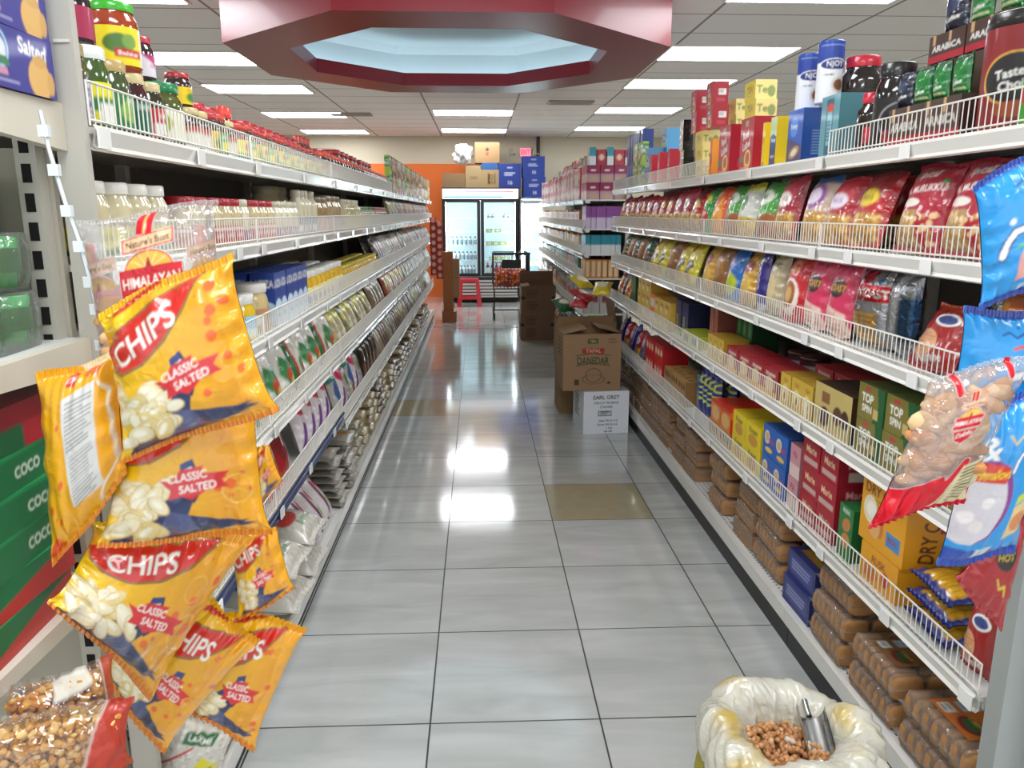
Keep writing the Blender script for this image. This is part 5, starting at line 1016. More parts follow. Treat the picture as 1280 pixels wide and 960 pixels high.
# clip strips
def strip(pts, Y, label, n=9):
    w_ = [at(x, y, Y) for x, y in pts]; o = MB().tube(w_, .0035, '#e8eef2', 6)
    for i in range(n):
        k = (i + .5) / n * (len(w_) - 1); j = int(k); p = w_[j] + (w_[min(j + 1, len(w_) - 1)] - w_[j]) * (k - j)
        o.box(p[0] - .008, p[1] - .006, p[2] - .012, p[0] + .008, p[1] + .004, p[2] + .006, '#e8eef2')
    ob = o.build('hanging_clip_strip', mat('milky_plastic', '#dfe8ec', .25, coat=.6)); return tag(ob, label, 'clip strip')
strip([(50, 138), (62, 190), (80, 250), (98, 300), (112, 350), (121, 388), (128, 440), (132, 500), (140, 560)], 1.30, 'white plastic clip strip running down from the cracker shelf to the chip bags')
AR = [('l', [(.62, .70), (.72, .60), (.70, .52), (.60, .55), (.50, .62), (.40, .60), (.34, .54), (.24, .54), (.17, .48), (.12, .38)], .085, '#16347c'), ('l', [(.62, .70), (.72, .60), (.70, .52), (.60, .55), (.50, .62), (.40, .60), (.34, .54), (.24, .54), (.17, .48), (.12, .38)], .055, '#f2f4f8'), ('c', .70, .74, .035, '#f2f4f8'), ('c', .22, .62, .03, '#f2f4f8'), ('c', .58, .46, .025, '#f2f4f8')]
SW = [('l', [(.62, .86), (.55, .84), (.50, .87), (.42, .84), (.36, .87), (.30, .85)], .016, '#1c3f8a'), ('c', .44, .90, .012, '#1c3f8a'), ('c', .58, .90, .012, '#1c3f8a'), ('l', [(.60, .775), (.52, .765), (.47, .79), (.40, .77)], .025, '#e0503c'), ('c', .52, .81, .014, '#e0503c')]
def blue_art(): return [('r', 0, .95, 1, 1, '#163c9c'), ('r', 0, 0, 1, .06, '#1b49b0')] + SW + AR + [('l', [(.25, .42), (.4, .44), (.55, .48), (.75, .52)], .02, '#7ac83a'), ('p', [(.24, .16), (.62, .20), (.66, .40), (.28, .36)], '#e8a8a0'), ('p', [(.3, .36), (.64, .40), (.6, .46), (.32, .42)], '#e8d83a'), ('t', 'Puffs', .45, .31, .05, '#c83a8a', 6, .25), ('e', .45, .23, .14, .05, '#e8c8a0'), ('p', [(.62, .14), (.95, .16), (.98, .38), (.66, .36)], '#d83a7a'), ('t', 'Puffs', .8, .3, .05, W_, 6, .25), ('r', .3, .07, .6, .12, '#d0d8e0')]
def mallow_art(): return [('r', 0, .95, 1, 1, '#1b49b0'), ('p', [(0, 0), (1, 0), (1, .06), (0, .14)], '#1b49b0'), ('e', .22, .42, .36, .26, '#8a2c8a'), ('e', .18, .40, .34, .24, '#d8d4dc'), ('c', .1, .34, .08, '#f0ecec'), ('c', .22, .28, .08, '#e8e0e0'), ('c', .3, .42, .07, '#f2eeee'), ('p', [(0, .58), (.46, .52), (.48, .62), (.05, .70)], '#d8341c'), ('t', 'Marshmallows', .25, .595, .06, '#f0d83a', -7, .5), ('t', '&', .22, .75, .14, W_, -8, .3), ('l', [(.42, .8), (.5, .74), (.58, .78)], .02, '#f0c83a')] + squeeze(AR, .45, 1.1, .35, .95) + [('p', [(.62, .16), (.92, .2), (.96, .4), (.66, .36)], '#e8c88a'), ('e', .78, .26, .12, .06, '#d88a4a'), ('p', [(.66, .37), (.95, .41), (.93, .46), (.68, .42)], '#c8d83a'), ('r', .35, .06, .55, .12, '#d0d8e0')]
qbag((1216, 232), (1345, 158), (1350, 342), (1224, 388), 1.27, .035, '#2499e2', blue_art(), 'upper blue bag of puffs hanging at the end of the right shelves', seed=41, name='hanging_snack_bag', res=480)
qbag((1205, 384), (1345, 388), (1330, 600), (1168, 575), 1.31, .03, '#2499e2', blue_art(), 'lower blue bag of puffs, half hidden by the clear puff bag', seed=42, name='hanging_snack_bag', res=480)
qbag((1212, 515), (1325, 470), (1268, 694), (1170, 708), 1.25, .035, '#2499e2', mallow_art(), 'blue marshmallow bag with purple ring hanging below the other blue bags', seed=43, name='hanging_snack_bag', res=480)
qbag((1250, 655), (1290, 640), (1252, 792), (1193, 722), 1.33, .018, '#a8141e', [('e', .5, .6, .25, .14, '#1c1410'), ('t', 'HOT', .5, .6, .08, '#d8b83a', 20), ('l', [(.5, .35), (.6, .28), (.7, .34), (.75, .26)], .04, '#d8c83a')], 'shiny red snack bag hanging lowest beside the grey post', seed=44, name='hanging_snack_bag', res=420)
rb = [('p', [(0, 0), (1, 0), (1, .12), (.6, .14), (.45, .32), (0, .26)], '#d0142a'), ('l', [(.42, .12), (.62, .38)], .10, '#d0142a'), ('p', [(.50, .06), (.98, .04), (.96, .36), (.62, .36)], '#d8c8a0'), ('lines', .64, .08, .94, .34, 10, '#5a5a3a')] + [('l', [(.22, .98), (.28, .86)], .07, '#cc1c2c'), ('l', [(.7, 1), (.78, .9)], .07, '#cc1c2c')] + squeeze(himal(), .20, .66, .50, .86) + squeeze(himal(), .86, 1.3, .55, .92)
o, f, c = qbag((1163, 470), (1296, 440), (1205, 626), (1086, 658), 1.16, .035, '#fff', rb, 'clear bag of puffed snacks with red base, hanging diagonally over the blue bags', name='hanging_puff_bag', m=CLEARP, alpha=0, bops=[('r', 0, 0, 1, .3, '#b8485a')], seed=45, res=640, seal=.03)
puffs(f, c, 95, .27, .82, .020, .006, PUFF, o, seed=9, u0=.15, u1=.85)
strip([(1300, 130), (1296, 220), (1290, 330), (1285, 430), (1276, 540), (1268, 650)], 1.36, 'white clip strip behind the blue snack bags', 8)

# ------------------------------------------------------------------ end shelving left of the post
es = empty('end_shelving', (-1.2, 1.2, 0)); tag(es, 'beige end shelving unit left of the tall post, facing the camera', 'shelving')
MB().box(-.42, .255, .04, .44, .272, 1.66).build('back_panel', mat('beige_back_panel', '#aaa596', .55), es)
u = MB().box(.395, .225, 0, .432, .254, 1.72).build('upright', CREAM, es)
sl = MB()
for k in range(32): sl.box(.405, .2235, .10 + k * .05, .421, .2255, .132 + k * .05)  # black boxes on the solid upright stand in for shade inside its slots
sl.build('slot_shade', mat('slot_shade_black', '#0c0c0c', .9), u)
for z, x1, y0, t in ((1.735, .475, -.30, .08), (1.322, .475, -.28, .056), (.862, .475, -.30, .04), (.34, .62, -.34, .05)):
    s_ = MB().box(-.42, y0, z - .004, x1 - .02, .25, z).build('shelf', WHITE, es)
    g = np.array([[(x1 - .02, y0, z), (x1 - .02, .25, z)], [(x1, y0, z), (x1, .25, z)], [(x1, y0, z - t * .5), (x1, .25, z - t)], [(x1 - .02, y0, z - t * .5), (x1 - .02, .25, z - t)]])
    MB().grid(g, '#fff', False, True).build('side_bracket', mat('beige_bracket', '#cfc8b8', .45), s_)
def salted():
    return [('g', '#2c2a86', '#34308e', 0), ('e', .16, .62, .12, .3, '#9cc8e0', 0, .8), ('e', .16, .6, .08, .2, '#c8ccd4'), ('p', [(.04, .36), (.28, .36), (.24, .5), (.08, .5)], '#2c7a4a'), ('p', [(.05, .2), (.24, .2), (.23, .32), (.06, .32)], '#c88a9c'), ('t', 'Salted', .66, .76, .26, W_, -3, .5), ('lines', .06, .08, .4, .14, 1, '#c8c8e0'), ('e', .74, .28, .19, .36, '#b8863c'), ('e', .74, .29, .18, .34, '#dcae62'), ('e', .76, .58, .12, .1, '#cfa054'), ('e', .92, .25, .06, .2, '#d0a256')]
R_['salt'] = box('navy box reading Salted', .178, .10, .092, '#2c2a86', salted(), '#2c2a86', [('r', .2, .2, .8, .8, '#4a4aa0')], res=460, name='cracker_box')
R_['aqua'] = box('aqua cracker box', .178, .10, .092, '#3a9ab0', [('e', .7, .5, .12, .4, '#c8d8e0'), ('e', .7, .5, .1, .32, '#2a6a9a')], '#3a9ab0', res=300, name='cracker_box')
for k, (p, nm) in enumerate(((R_['salt'], 'navy box of salted crackers at the bottom of the end shelf stack'), (R_['salt'], 'navy box of salted crackers, second up in the end shelf stack'), (R_['aqua'], 'aqua cracker box, third up in the end shelf stack'))):
    place(p, (-.768, 1.333, 1.7362 + k * .0928), math.pi / 2 + (.0, .02, -.04)[k], 0, (1, 1, 1), nm)
for k in range(2): place(R_['aqua'], (-.878, 1.33, 1.7362 + k * .0928), math.pi / 2 + .02, 0, (1, 1, 1), f'aqua cracker box behind the navy boxes, {("lower", "upper")[k]} of two')
# green tub packs
def tubs():
    e = empty('tub_pack'); m_ = mat('green_translucent_plastic', '#2fce62', .25, coat=.8, trans=.25)
    for i in range(2):
        for j in range(2):
            t_ = MB().lathe([(1e-4, .004), (.038, .004), (.041, .05), (.045, .088), (.041, .09), (1e-4, .09)], 20, '#fff', -.045 + i * .09, -.045 + j * .09).build('tub', m_, e)
            MB().lathe([(.0445, .03), (.0455, .07)], 20, '#fff', -.045 + i * .09, -.045 + j * .09).build('tub_label', mat('green_label', '#127a34', .4), t_)
    mb = MB(); a = np.linspace(0, 2 * math.pi, 41); sq = lambda k, z: np.stack([k * .098 * np.sign(np.cos(a)) * np.abs(np.cos(a)) ** .35, k * .098 * np.sign(np.sin(a)) * np.abs(np.sin(a)) ** .35, np.full(41, z)], 1)
    mb.grid(np.stack([sq(.05, .0), sq(.96, .0), sq(1.0, .03), sq(1.01, .07), sq(.97, .095), sq(.05, .098)])); mb.build('clear_wrap', CLEAR, e)
    return Proto(e, .2, .2, .098, 'green tub pack', 'tub pack')
tb = tubs()
for k, (x, y) in enumerate(((-.86, 1.30), (-.875, 1.31), (-.905, 1.30))): place(tb, (x, y, 1.3225 + k * .0985), (.05, -.1, .15)[k], 0, (1, 1, 1), f'clear wrapped pack of green tubs, {("bottom", "middle", "top")[k]} of its stack on the end shelf')
R_['coco'] = box('green carton', .30, .24, .062, '#12683c', [('t', 'COCO', .78, .45, .3, '#d8e8d8', 0, .3), ('r', 0, .9, 1, 1, '#1a8a4e')], '#12683c', [], '#178a4c', res=420)
R_['cocor'] = box('green and red carton', .30, .24, .062, '#12683c', [('p', [(0, 0), (1, 0), (1, .9), (.0, .1)], '#b02a26'), ('e', .1, .3, .08, .4, '#c83a2c')], '#b02a26', [], '#178a4c', res=420)
R_['redt'] = box('red tray carton', .28, .26, .075, '#7c1422', [('r', 0, .0, .5, .55, '#145a34'), ('r', .5, 0, 1, .55, '#a01c2c')], '#7c1422', res=200)
for k in range(5): place(R_['cocor' if k < 2 else 'coco'], (-.862, 1.17 + (.0, .01, -.01, .004, -.02)[k], .8625 + k * .0625), math.pi / 2 + (.03, -.02, .04, .0, .05)[k], 0, (1, 1, 1), f'{"green and red" if k < 2 else "green"} carton on the end shelf, {ordn(k + 1)} up in its stack')
place(R_['redt'], (-.875, 1.24, 1.1755), math.pi / 2, 0, (1, 1, 1), 'dark red tray carton lying on top of the green cartons')
FR = ['#d8923a', '#e2a448', '#c47e2c', '#ecb866']
o, f, c = qbag((5, 862), (140, 818), (166, 955), (-10, 1010), (1.02, 1.12, 1.1, .96), .04, '#fff', [('r', .86, 0, 1, 1, '#a8482c'), ('p', [(.35, .8), (.75, .86), (.72, 1), (.4, .94)], '#d8d4c4')], 'clear bag of diced fried snacks with a paper tag, on the low end shelf', name='fried_snack_bag', m=CLEARF, alpha=0, seed=61, res=300, crease=.8)
puffs(f, c, 1500, .08, .88, .0062, .022, FR, o, 'fried_bits', seed=4, u1=.86)
o, f, c = qbag((-90, 905), (168, 872), (172, 1010), (-90, 1090), (.91, .98, .95, .88), .035, '#fff', [('p', [(.7, 0), (1, 0), (1, 1), (.86, 1)], '#b03a2a')], 'clear bag of crumbly fried snacks with red edge, in front of the tagged bag', name='fried_snack_bag', m=CLEARF, alpha=0, seed=62, res=300, crease=.8)
puffs(f, c, 1500, .08, .88, .0058, .02, ['#e2ae5c', '#d29640', '#ecc47c'], o, 'fried_bits', seed=8)
qbag((222, 886), (292, 918), (262, 985), (180, 968), 1.53, .03, '#d8d4cc', speck(['#efece6', '#b5b0a4'], 120, .02) + [('p', [(.5, 0), (1, 0), (1, .5), (.72, .62)], '#e8dc1c'), ('t', 'THICK', .78, .34, .12, K_, 20, .4), ('t', 'POHA', .8, .15, .12, K_, 20, .4), ('p', [(.3, .7), (.8, .8), (.8, .95), (.3, .86)], '#1c6a3a'), ('t', 'LAXMI', .55, .83, .08, W_, 6, .4), ('l', [(.1, .3), (.3, .5), (.5, .7)], .04, '#c8342c')], 'white bag with yellow band reading THICK POHA under the chip bags', name='hanging_rice_flake_bag', seed=63, res=420)

# ------------------------------------------------------------------ peanut sack
pk = empty('peanut_sack', (.69, 1.50, 0)); tag(pk, 'cream woven sack with rolled rim full of peanuts, on the floor at the right shelves', 'sack')
def sackmesh(prof, seed, amp):
    t = np.linspace(0, 2 * math.pi, 241); rg = np.random.default_rng(seed); rows = []
    for i, (r, z) in enumerate(prof):
        w_ = sum(np.sin(k * t + rg.uniform(0, .5) + ph) * a for k, ph, a in ((3, 1.0, .5), (5, 2.2, .5), (9, .4 + i * .08, .35), (14, 1.7 + i * .12, .2), (23, .3, .12)))
        w_ = w_ + .9 * (1 - np.abs(np.sin(4.5 * t + .6 + i * .10))) ** 3 - .8 * (1 - np.abs(np.sin(6.5 * t + 2.1 - i * .07))) ** 4 + .3 * np.sin(37 * t + i * .9)
        rr = r * (1 + amp * w_); zz = z + amp * .15 * np.sin(4 * t + 1.3) + amp * .12 * np.sin(7 * t + .5)
        rows.append(np.stack([rr * np.cos(t), rr * np.sin(t), np.maximum(zz, .001)], -1))
    return np.stack(rows)
def smooth_prof(P_, n=6):
    P_ = np.array(P_, float); out = []
    for i in range(len(P_) - 1):
        p0, p1, p2, p3 = P_[max(i - 1, 0)], P_[i], P_[i + 1], P_[min(i + 2, len(P_) - 1)]
        for k in range(n):
            t = k / n; out.append(.5 * ((2 * p1) + (p2 - p0) * t + (2 * p0 - 5 * p1 + 4 * p2 - p3) * t * t + (3 * p1 - p0 - 3 * p2 + p3) * t ** 3))
    out.append(P_[-1]); return out
def woven():
    m, nt, b = newmat('woven_sack_cloth'); N = nt.nodes.new; L = nt.links.new
    tc = N('ShaderNodeTexCoord'); n = N('ShaderNodeTexNoise'); n.inputs['Scale'].default_value = 5; L(tc.outputs['Object'], n.inputs[0])
    cr = N('ShaderNodeValToRGB'); cr.color_ramp.elements[0].position = .56; cr.color_ramp.elements[1].position = .66
    cr.color_ramp.elements[0].color = (*lin(hexc('#d2cfc0')), 1); cr.color_ramp.elements[1].color = (*lin(hexc('#cdb25c')), 1); L(n.outputs['Fac'], cr.inputs[0]); L(cr.outputs[0], b.inputs['Base Color'])
    b.inputs['Roughness'].default_value = .35; b.inputs['Coat Weight'].default_value = .9; b.inputs['Coat Roughness'].default_value = .12
    b.inputs['Subsurface Weight'].default_value = .15; b.inputs['Subsurface Radius'].default_value = (.02, .015, .008)
    w1 = N('ShaderNodeTexNoise'); w1.inputs['Scale'].default_value = 16; w1.inputs['Distortion'].default_value = 1.5; L(tc.outputs['Object'], w1.inputs[0])
    ck = N('ShaderNodeTexChecker'); ck.inputs['Scale'].default_value = 260; L(tc.outputs['Object'], ck.inputs[0])
    ad = N('ShaderNodeMath'); ad.operation = 'MULTIPLY_ADD'; L(ck.outputs['Fac'], ad.inputs[0]); ad.inputs[1].default_value = .08; L(w1.outputs['Fac'], ad.inputs[2])
    bp = N('ShaderNodeBump'); bp.inputs['Strength'].default_value = .8; bp.inputs['Distance'].default_value = .012; L(ad.outputs[0], bp.inputs['Height']); L(bp.outputs[0], b.inputs['Normal'])
    return m
MB().grid(sackmesh(smooth_prof([(.02, .001), (.17, .002), (.20, .05), (.205, .2), (.19, .32)]), 3, .03)).build('net_cover', mat('yellow_net', '#b8ac2c', .5, bump=1, bscale=160, var=.5), pk)
MB().grid(sackmesh(smooth_prof([(.18, .25), (.195, .31), (.203, .36), (.192, .405), (.158, .43), (.118, .412), (.098, .37), (.088, .33), (.085, .29)]), 5, .06)).build('rolled_rim', woven(), pk)
rg = random.Random(2); nm_ = MB()
for i in range(230):
    a, r = rg.uniform(0, 6.28), .10 * math.sqrt(rg.random()); z = .348 + .02 * (1 - (r / .10) ** 2) + rg.uniform(-.008, .008)
    Rm = np.array(Matrix.Rotation(rg.uniform(0, 6.28), 3, 'Z') @ Matrix.Rotation(rg.uniform(-.6, .6), 3, 'Y'))
    c_ = rg.choice(['#b98250', '#c89460', '#a87044', '#d2a272', '#d8c8b8' if rg.random() < .15 else '#b98250'])
    p = np.array([r * math.cos(a), r * math.sin(a), z]); d = Rm @ np.array([.0058, 0, 0])
    nm_.ball(p - d, (.0088, .0074, .0074), c_, 7, Rm); nm_.ball(p + d, (.0082, .007, .007), c_, 7, Rm)
nm_.lathe([(.11, .335), (.06, .348), (1e-4, .352)], 20, '#7c4a2c')
nm_.build('peanuts', pmat('peanut_skin', .5, .2, .5, 90), pk, kind='stuff')
sc_ = empty('metal_scoop', (.755, 1.50, .372), -.1); tag(sc_, 'small steel scoop stuck in the peanuts of the open sack', 'scoop')
t = np.linspace(-1.9, 1.9, 15); MB().grid(np.stack([np.stack([.032 * np.sin(t), np.full(15, y), -.032 * np.cos(t) + .03 + y * .5], -1) for y in np.linspace(-.05, .05, 6)]), '#fff').build('bowl', CHROME, sc_)
MB().tube([(0, .05, .03), (0, .07, .035), (0, .09, .045)], .007, '#fff', 8).build('handle', CHROME, sc_)
# ------------------------------------------------------------------ cartons, stool and trolley in the aisle
KB = '#8f7350'
def carton(name, w, d, h, loc, rz, label, bg=KB, ops=(), sops=(), top=None, res=200, flaps=(), group=None, open_=False):
    e = empty(name, loc, rz); tag(e, label, 'box', group)
    fr, sd = Art(w, h, res, bg, ops), Art(d, h, res, bg, sops or ops[:0])
    mb = MB()
    mb.face((-w / 2, -d / 2, 0), (w, 0, 0), (0, 0, h), fr).face((w / 2, -d / 2, 0), (0, d, 0), (0, 0, h), sd).face((-w / 2, d / 2, 0), (0, -d, 0), (0, 0, h), sd).face((w / 2, d / 2, 0), (-w, 0, 0), (0, 0, h), bg).face((-w / 2, d / 2, 0), (w, 0, 0), (0, -d, 0), bg)
    if not open_: mb.face((-w / 2, -d / 2, h), (w, 0, 0), (0, d, 0), Art(w, d, 60, top or bg, [('r', 0, .46, 1, .54, '#a89878')]))
    else:
        i = .004; mb.box(-w / 2 + i, -d / 2 + i, h * .6, w / 2 - i, d / 2 - i, h * .62, bg)
        for s in (-1, 1): mb.face((s * (w / 2 - i), s * -d / 2, 0), (0, s * d, 0), (0, 0, h), bg).face((s * w / 2, s * (d / 2 - i), 0), (-s * w, 0, 0), (0, 0, h), bg)
    mb.build('body', MATTE, e)
    for edge, L_, ang in flaps:
        m_ = MB(); a = math.radians(ang); t = .004
        if edge == 'f': o_, u_, v_ = (-w / 2, -d / 2, h), (w, 0, 0), (0, L_ * math.cos(a), L_ * math.sin(a))
        elif edge == 'b': o_, u_, v_ = (-w / 2, d / 2, h), (w, 0, 0), (0, -L_ * math.cos(a), L_ * math.sin(a))
        elif edge == 'l': o_, u_, v_ = (-w / 2, -d / 2, h), (0, d, 0), (L_ * math.cos(a), 0, L_ * math.sin(a))
        else: o_, u_, v_ = (w / 2, -d / 2, h), (0, d, 0), (-L_ * math.cos(a), 0, L_ * math.sin(a))
        n_ = np.cross(u_, v_); n_ = n_ / np.linalg.norm(n_) * t
        m_.face(o_, u_, v_, Art(1, 1, 4, bg)); m_.face(np.array(o_) + n_, u_, v_, bg); m_.build('flap', MATTE, e)
    return e
carton('carton', .33, .34, .31, (.88, 5.44, 0), .10, 'white carton printed EARL GREY standing on the floor by the right shelves', '#e8edf4',
       [('t', 'EARL GREY', .5, .86, .09, '#23262a', 0, .6), ('t', '1350 X 0 TEA BAGS', .5, .73, .05, '#33363a', 0, .65), ('t', '(Tagged)', .5, .63, .06, '#33363a', 0, .3), ('r', .32, .42, .62, .54, '#33363a'), ('r', .335, .435, .605, .525, '#c9cdd2'), ('lines', .37, .44, .57, .52, 3, '#333'), ('t', 'Nett Wt Kg 4.5', .55, .30, .05, '#33363a', 0, .5), ('t', 'Gross Wt Kg 5.6', .53, .21, .05, '#33363a', 0, .5), ('t', '1 Box', .58, .13, .045, '#33363a', 0, .2), ('t', 'Bali 600', .55, .05, .045, '#33363a', 0, .2)],
       [('lines', .2, .3, .6, .9, 9, '#4a4c50')], '#b9bdc2', res=340)
e = carton('carton', .41, .34, .405, (.785, 5.46, .3125), .03, 'brown tea carton with green and red lettering stacked on the white carton', '#98795a',
       [('t', 'TAPAL', .5, .70, .075, '#a8362c', 0, .42), ('r', .34, .655, .70, .66, '#a8362c'), ('r', .33, .66, .71, .75, '#a8362c'), ('t', 'TAPAL', .52, .705, .065, '#c8b090', 0, .33), ('t', 'DANEDAR', .52, .53, .13, '#24462c', 0, .55), ('l', [(.22, .44), (.52, .49), (.82, .44)], .012, '#24462c'), ('l', [(.22, .62), (.52, .66), (.82, .62)], .012, '#24462c'), ('e', .53, .27, .14, .13, '#5c4a34', 0, .9), ('e', .53, .2, .2, .09, '#6a563c', 0, .9), ('r', .42, .83, .60, .92, '#33502c'), ('t', 'TEA', .51, .875, .05, '#b8a070', 0, .14), ('r', .2, .1, .28, .2, '#4a3a28'), ('p', [(.76, .12), (.84, .12), (.8, .17)], '#3a2e20'), ('lines', .78, .82, .95, .92, 2, '#6a563c')],
       [('lines', .2, .55, .7, .9, 5, '#5c4a34')], res=320, open_=True, flaps=(('l', .17, 13), ('r', .17, 14), ('b', .10, 60)))
G['inbox'] = snack('inb', 'x', '#a81c1c', [('e', .5, .5, .3, .2, '#e0c83a')], w=.15, h=.2, t=.05) or G['inb']; del G['inbox']
place(G['inb'], (.80, 5.38, .60), .3, -1.25, (1, 1, 1), 'red snack bag lying inside the open brown tea carton')
carton('carton', .44, .36, .36, (.84, 6.02, 0), 0, 'lower brown carton behind the tea carton, under the snack-filled one', res=80)
carton('carton', .44, .36, .36, (.83, 6.02, .3612), .02, 'upper brown carton behind the tea carton, filled with snack bags', res=80, open_=True, flaps=(('r', .16, 80),))
for k, (x, y, col, nm, rz) in enumerate(((.70, 6.02, '#1c5a2c', 'green', .3), (.76, 5.91, '#b01c24', 'red', -.4), (.88, 5.95, '#a8182c', 'crimson', .9), (.945, 5.97, '#d8c01c', 'yellow', -.3), (.86, 6.08, '#c8b020', 'gold', .5))):
    b_ = bag('x', .15, .2, .06, col, [('e', .5, .5, .3, .18, '#e8dcc0')], res=120, seed=90 + k, name='snack_bag'); b_.used = False
    place(b_, (x, y - .0, .78 + .045 * k), rz, -1.15, (1, 1, 1), f'{nm} snack bag on top of the open carton behind the tea carton')
o = MB().box(-.045, -.002, 0, .045, 0, .075).build('card', mat('bright_green_card', '#1fd83a', .6)); o.location = (.885, 5.832, .70); tag(o, 'bright green price card taped to the snack-filled carton', 'card')
for k in range(2):
    carton('carton', .42, .40, .33, (.72 + .008 * k, 9.60, k * .3312), .0, f'{("lower", "upper")[k]} brown carton of the pair stacked beyond the snack cartons', '#7e624c', [('lines', .15, .55, .5, .9, 4, '#5a4434'), ('r', 0, .52, .1, .62, '#3c2c22'), ('r', .88, .52, 1, .62, '#3c2c22'), ('lines', .15, .1, .5, .45, 4, '#5a4434')], [('r', 0, .5, 1, .6, '#3c2c22')], res=120, open_=bool(k), flaps=((('b', .16, 88), ('l', .1, 10)) if k else ()))
# stool
st = empty('plastic_stool', (-.165, 13.05, 0)); tag(st, 'red plastic stool on the floor in front of the drinks cooler', 'stool')
rp = mat('red_stool_plastic', '#d01228', .3, coat=.3)
MB().box(-.155, -.13, .43, .155, .13, .455).box(-.165, -.14, .40, .165, .14, .432).build('seat', rp, st)
for sx in (-1, 1):
    for sy in (-1, 1):
        g = [np.array([(sx * (.165 + dz * .045 - wx * (.06 + .015 * dz)), sy * (.14 + dz * .03 - wy * .05), .41 - dz * .41) for wx, wy in ((0, 0), (1, 0), (1, 1), (0, 1), (0, 0))]) for dz in (0, 1)]
        MB().grid(np.stack(g), '#fff', False).build('leg', rp, st)
MB().box(-.17, -.15, .12, .17, -.135, .165).box(-.17, .135, .12, .17, .15, .165).build('cross_brace', rp, st)
# trolley
ct = empty('shopping_cart', (.46, 11.6, 0)); tag(ct, 'black wire shopping cart loaded with red and orange bags', 'shopping cart')
bk_ = mat('black_cart_wire', '#17191a', .35)
m_ = MB(); X0, X1, Z0, Z1, Y0, Y1 = -.25, .27, .46, .95, -.40, .42
for z in (Z0, Z1):
    for a, b in (((X0, Y0), (X1, Y0)), ((X1, Y0), (X1, Y1)), ((X1, Y1), (X0, Y1)), ((X0, Y1), (X0, Y0))): m_.bar((*a, z), (*b, z), .009, '#fff', 6)
for k in range(11):
    x = X0 + (X1 - X0) * k / 10
    for y in (Y0, Y1): m_.bar((x, y, Z0), (x, y, Z1), .004 if k % 10 else .009, '#fff', 5)
    m_.bar((x, Y0, Z0), (x, Y1, Z0), .004, '#fff', 5)
for k in range(13):
    y = Y0 + (Y1 - Y0) * k / 12
    for x in (X0, X1): m_.bar((x, y, Z0), (x, y, Z1), .003, '#fff', 4)
for z in (.6, .72, .84): m_.bar((X0, Y0, z), (X1, Y0, z), .005, '#fff', 5)
m_.build('basket', bk_, ct)
m_ = MB()
for x in (X0 + .01, X1 - .01): m_.tube([(x, Y0, Z0), (x, Y0 + .02, .3), (x, Y0 + .1, .13), (x, Y1 - .05, .15)], .011, '#fff', 8); m_.bar((x, Y0, Z0), (x, Y0, .15), .011, '#fff', 6)
m_.bar((X0, Y0 + .1, .14), (X1, Y0 + .1, .14), .01, '#fff', 6); m_.build('chassis', bk_, ct)
MB().bar((X0 - .01, Y0 - .03, Z1 + .02), (X1 + .01, Y0 - .03, Z1 + .02), .013, '#fff', 10).build('handle', bk_, ct)
MB().box(-.13, Y0 - .02, .76, .15, Y0 + .0, .88).build('child_seat_flap', mat('dark_green_plastic', '#14231c', .4), ct)
for x in (X0 + .01, X1 - .01):
    for y in (Y0 + .02, Y1 - .05):
        wl = MB(); t = np.linspace(0, 2 * math.pi, 21)
        wl.grid(np.stack([np.stack([np.full(21, x + q), y + r_ * np.cos(t), .056 + r_ * np.sin(t)], -1) for q, r_ in ((-.014, .001), (-.014, .045), (-.009, .055), (.009, .055), (.014, .045), (.014, .001))]), '#fff')
        wl.build('wheel', mat('black_rubber', '#101010', .6), ct)
snack('cartb', 'x', '#b8301c', speck(['#e0702c', '#7a1a14', '#e8b04a'], 40, .06), w=.24, h=.26, t=.1)
for k, (x, y, z) in enumerate(((-.13, -.26, .47), (.10, -.26, .47), (-.11, -.06, .47), (.13, .04, .47), (-.10, .16, .47))):
    place(G['cartb'], (.46 + x, 11.6 + y, z), .2 * k - .4, -.25, (1, 1, 1), f'red and orange bag in the shopping cart, {("front left", "front right", "middle", "middle right", "rear")[k]} of the load')
# wooden display stand with strips of packets at the far end of the left run
ds = empty('display_stand', (-.44, 11.1, 0)); tag(ds, 'narrow tan wooden display stand at the far end of the left shelves', 'display stand')
wd = mat('tan_board', '#a8683a', .6, bump=.1, bscale=12, var=.15)
MB().box(-.09, -.12, 0, .11, .30, .16).build('base', wd, ds); MB().box(-.07, -.08, .16, .07, .06, 1.0).build('column', wd, ds)
for k, (z0, z1_, x0) in enumerate(((.35, .62, .07), (.64, .9, .07))): MB().box(x0, -.06, z0, x0 + .09, .14, z1_).build('side_pocket', mat('kraft_pocket', '#a07a54', .7), ds)
snack('strp', 'x', '#a8241c', [('e', .5, .5, .3, .3, '#d8a08a')], w=.1, h=.1, t=.03)
for k in range(16):
    i, j = divmod(k, 8)
    place(G['strp'], (-.63 + i * .08, 10.92 - .0 * i, 1.38 - j * .10 - i * .05), .1, 0, (1, 1, 1), f'small red packet on the {("left", "right")[i]} hanging strip, {ordn(j + 1)} from its top')
G['strp'].o.name = 'hanging_packet'
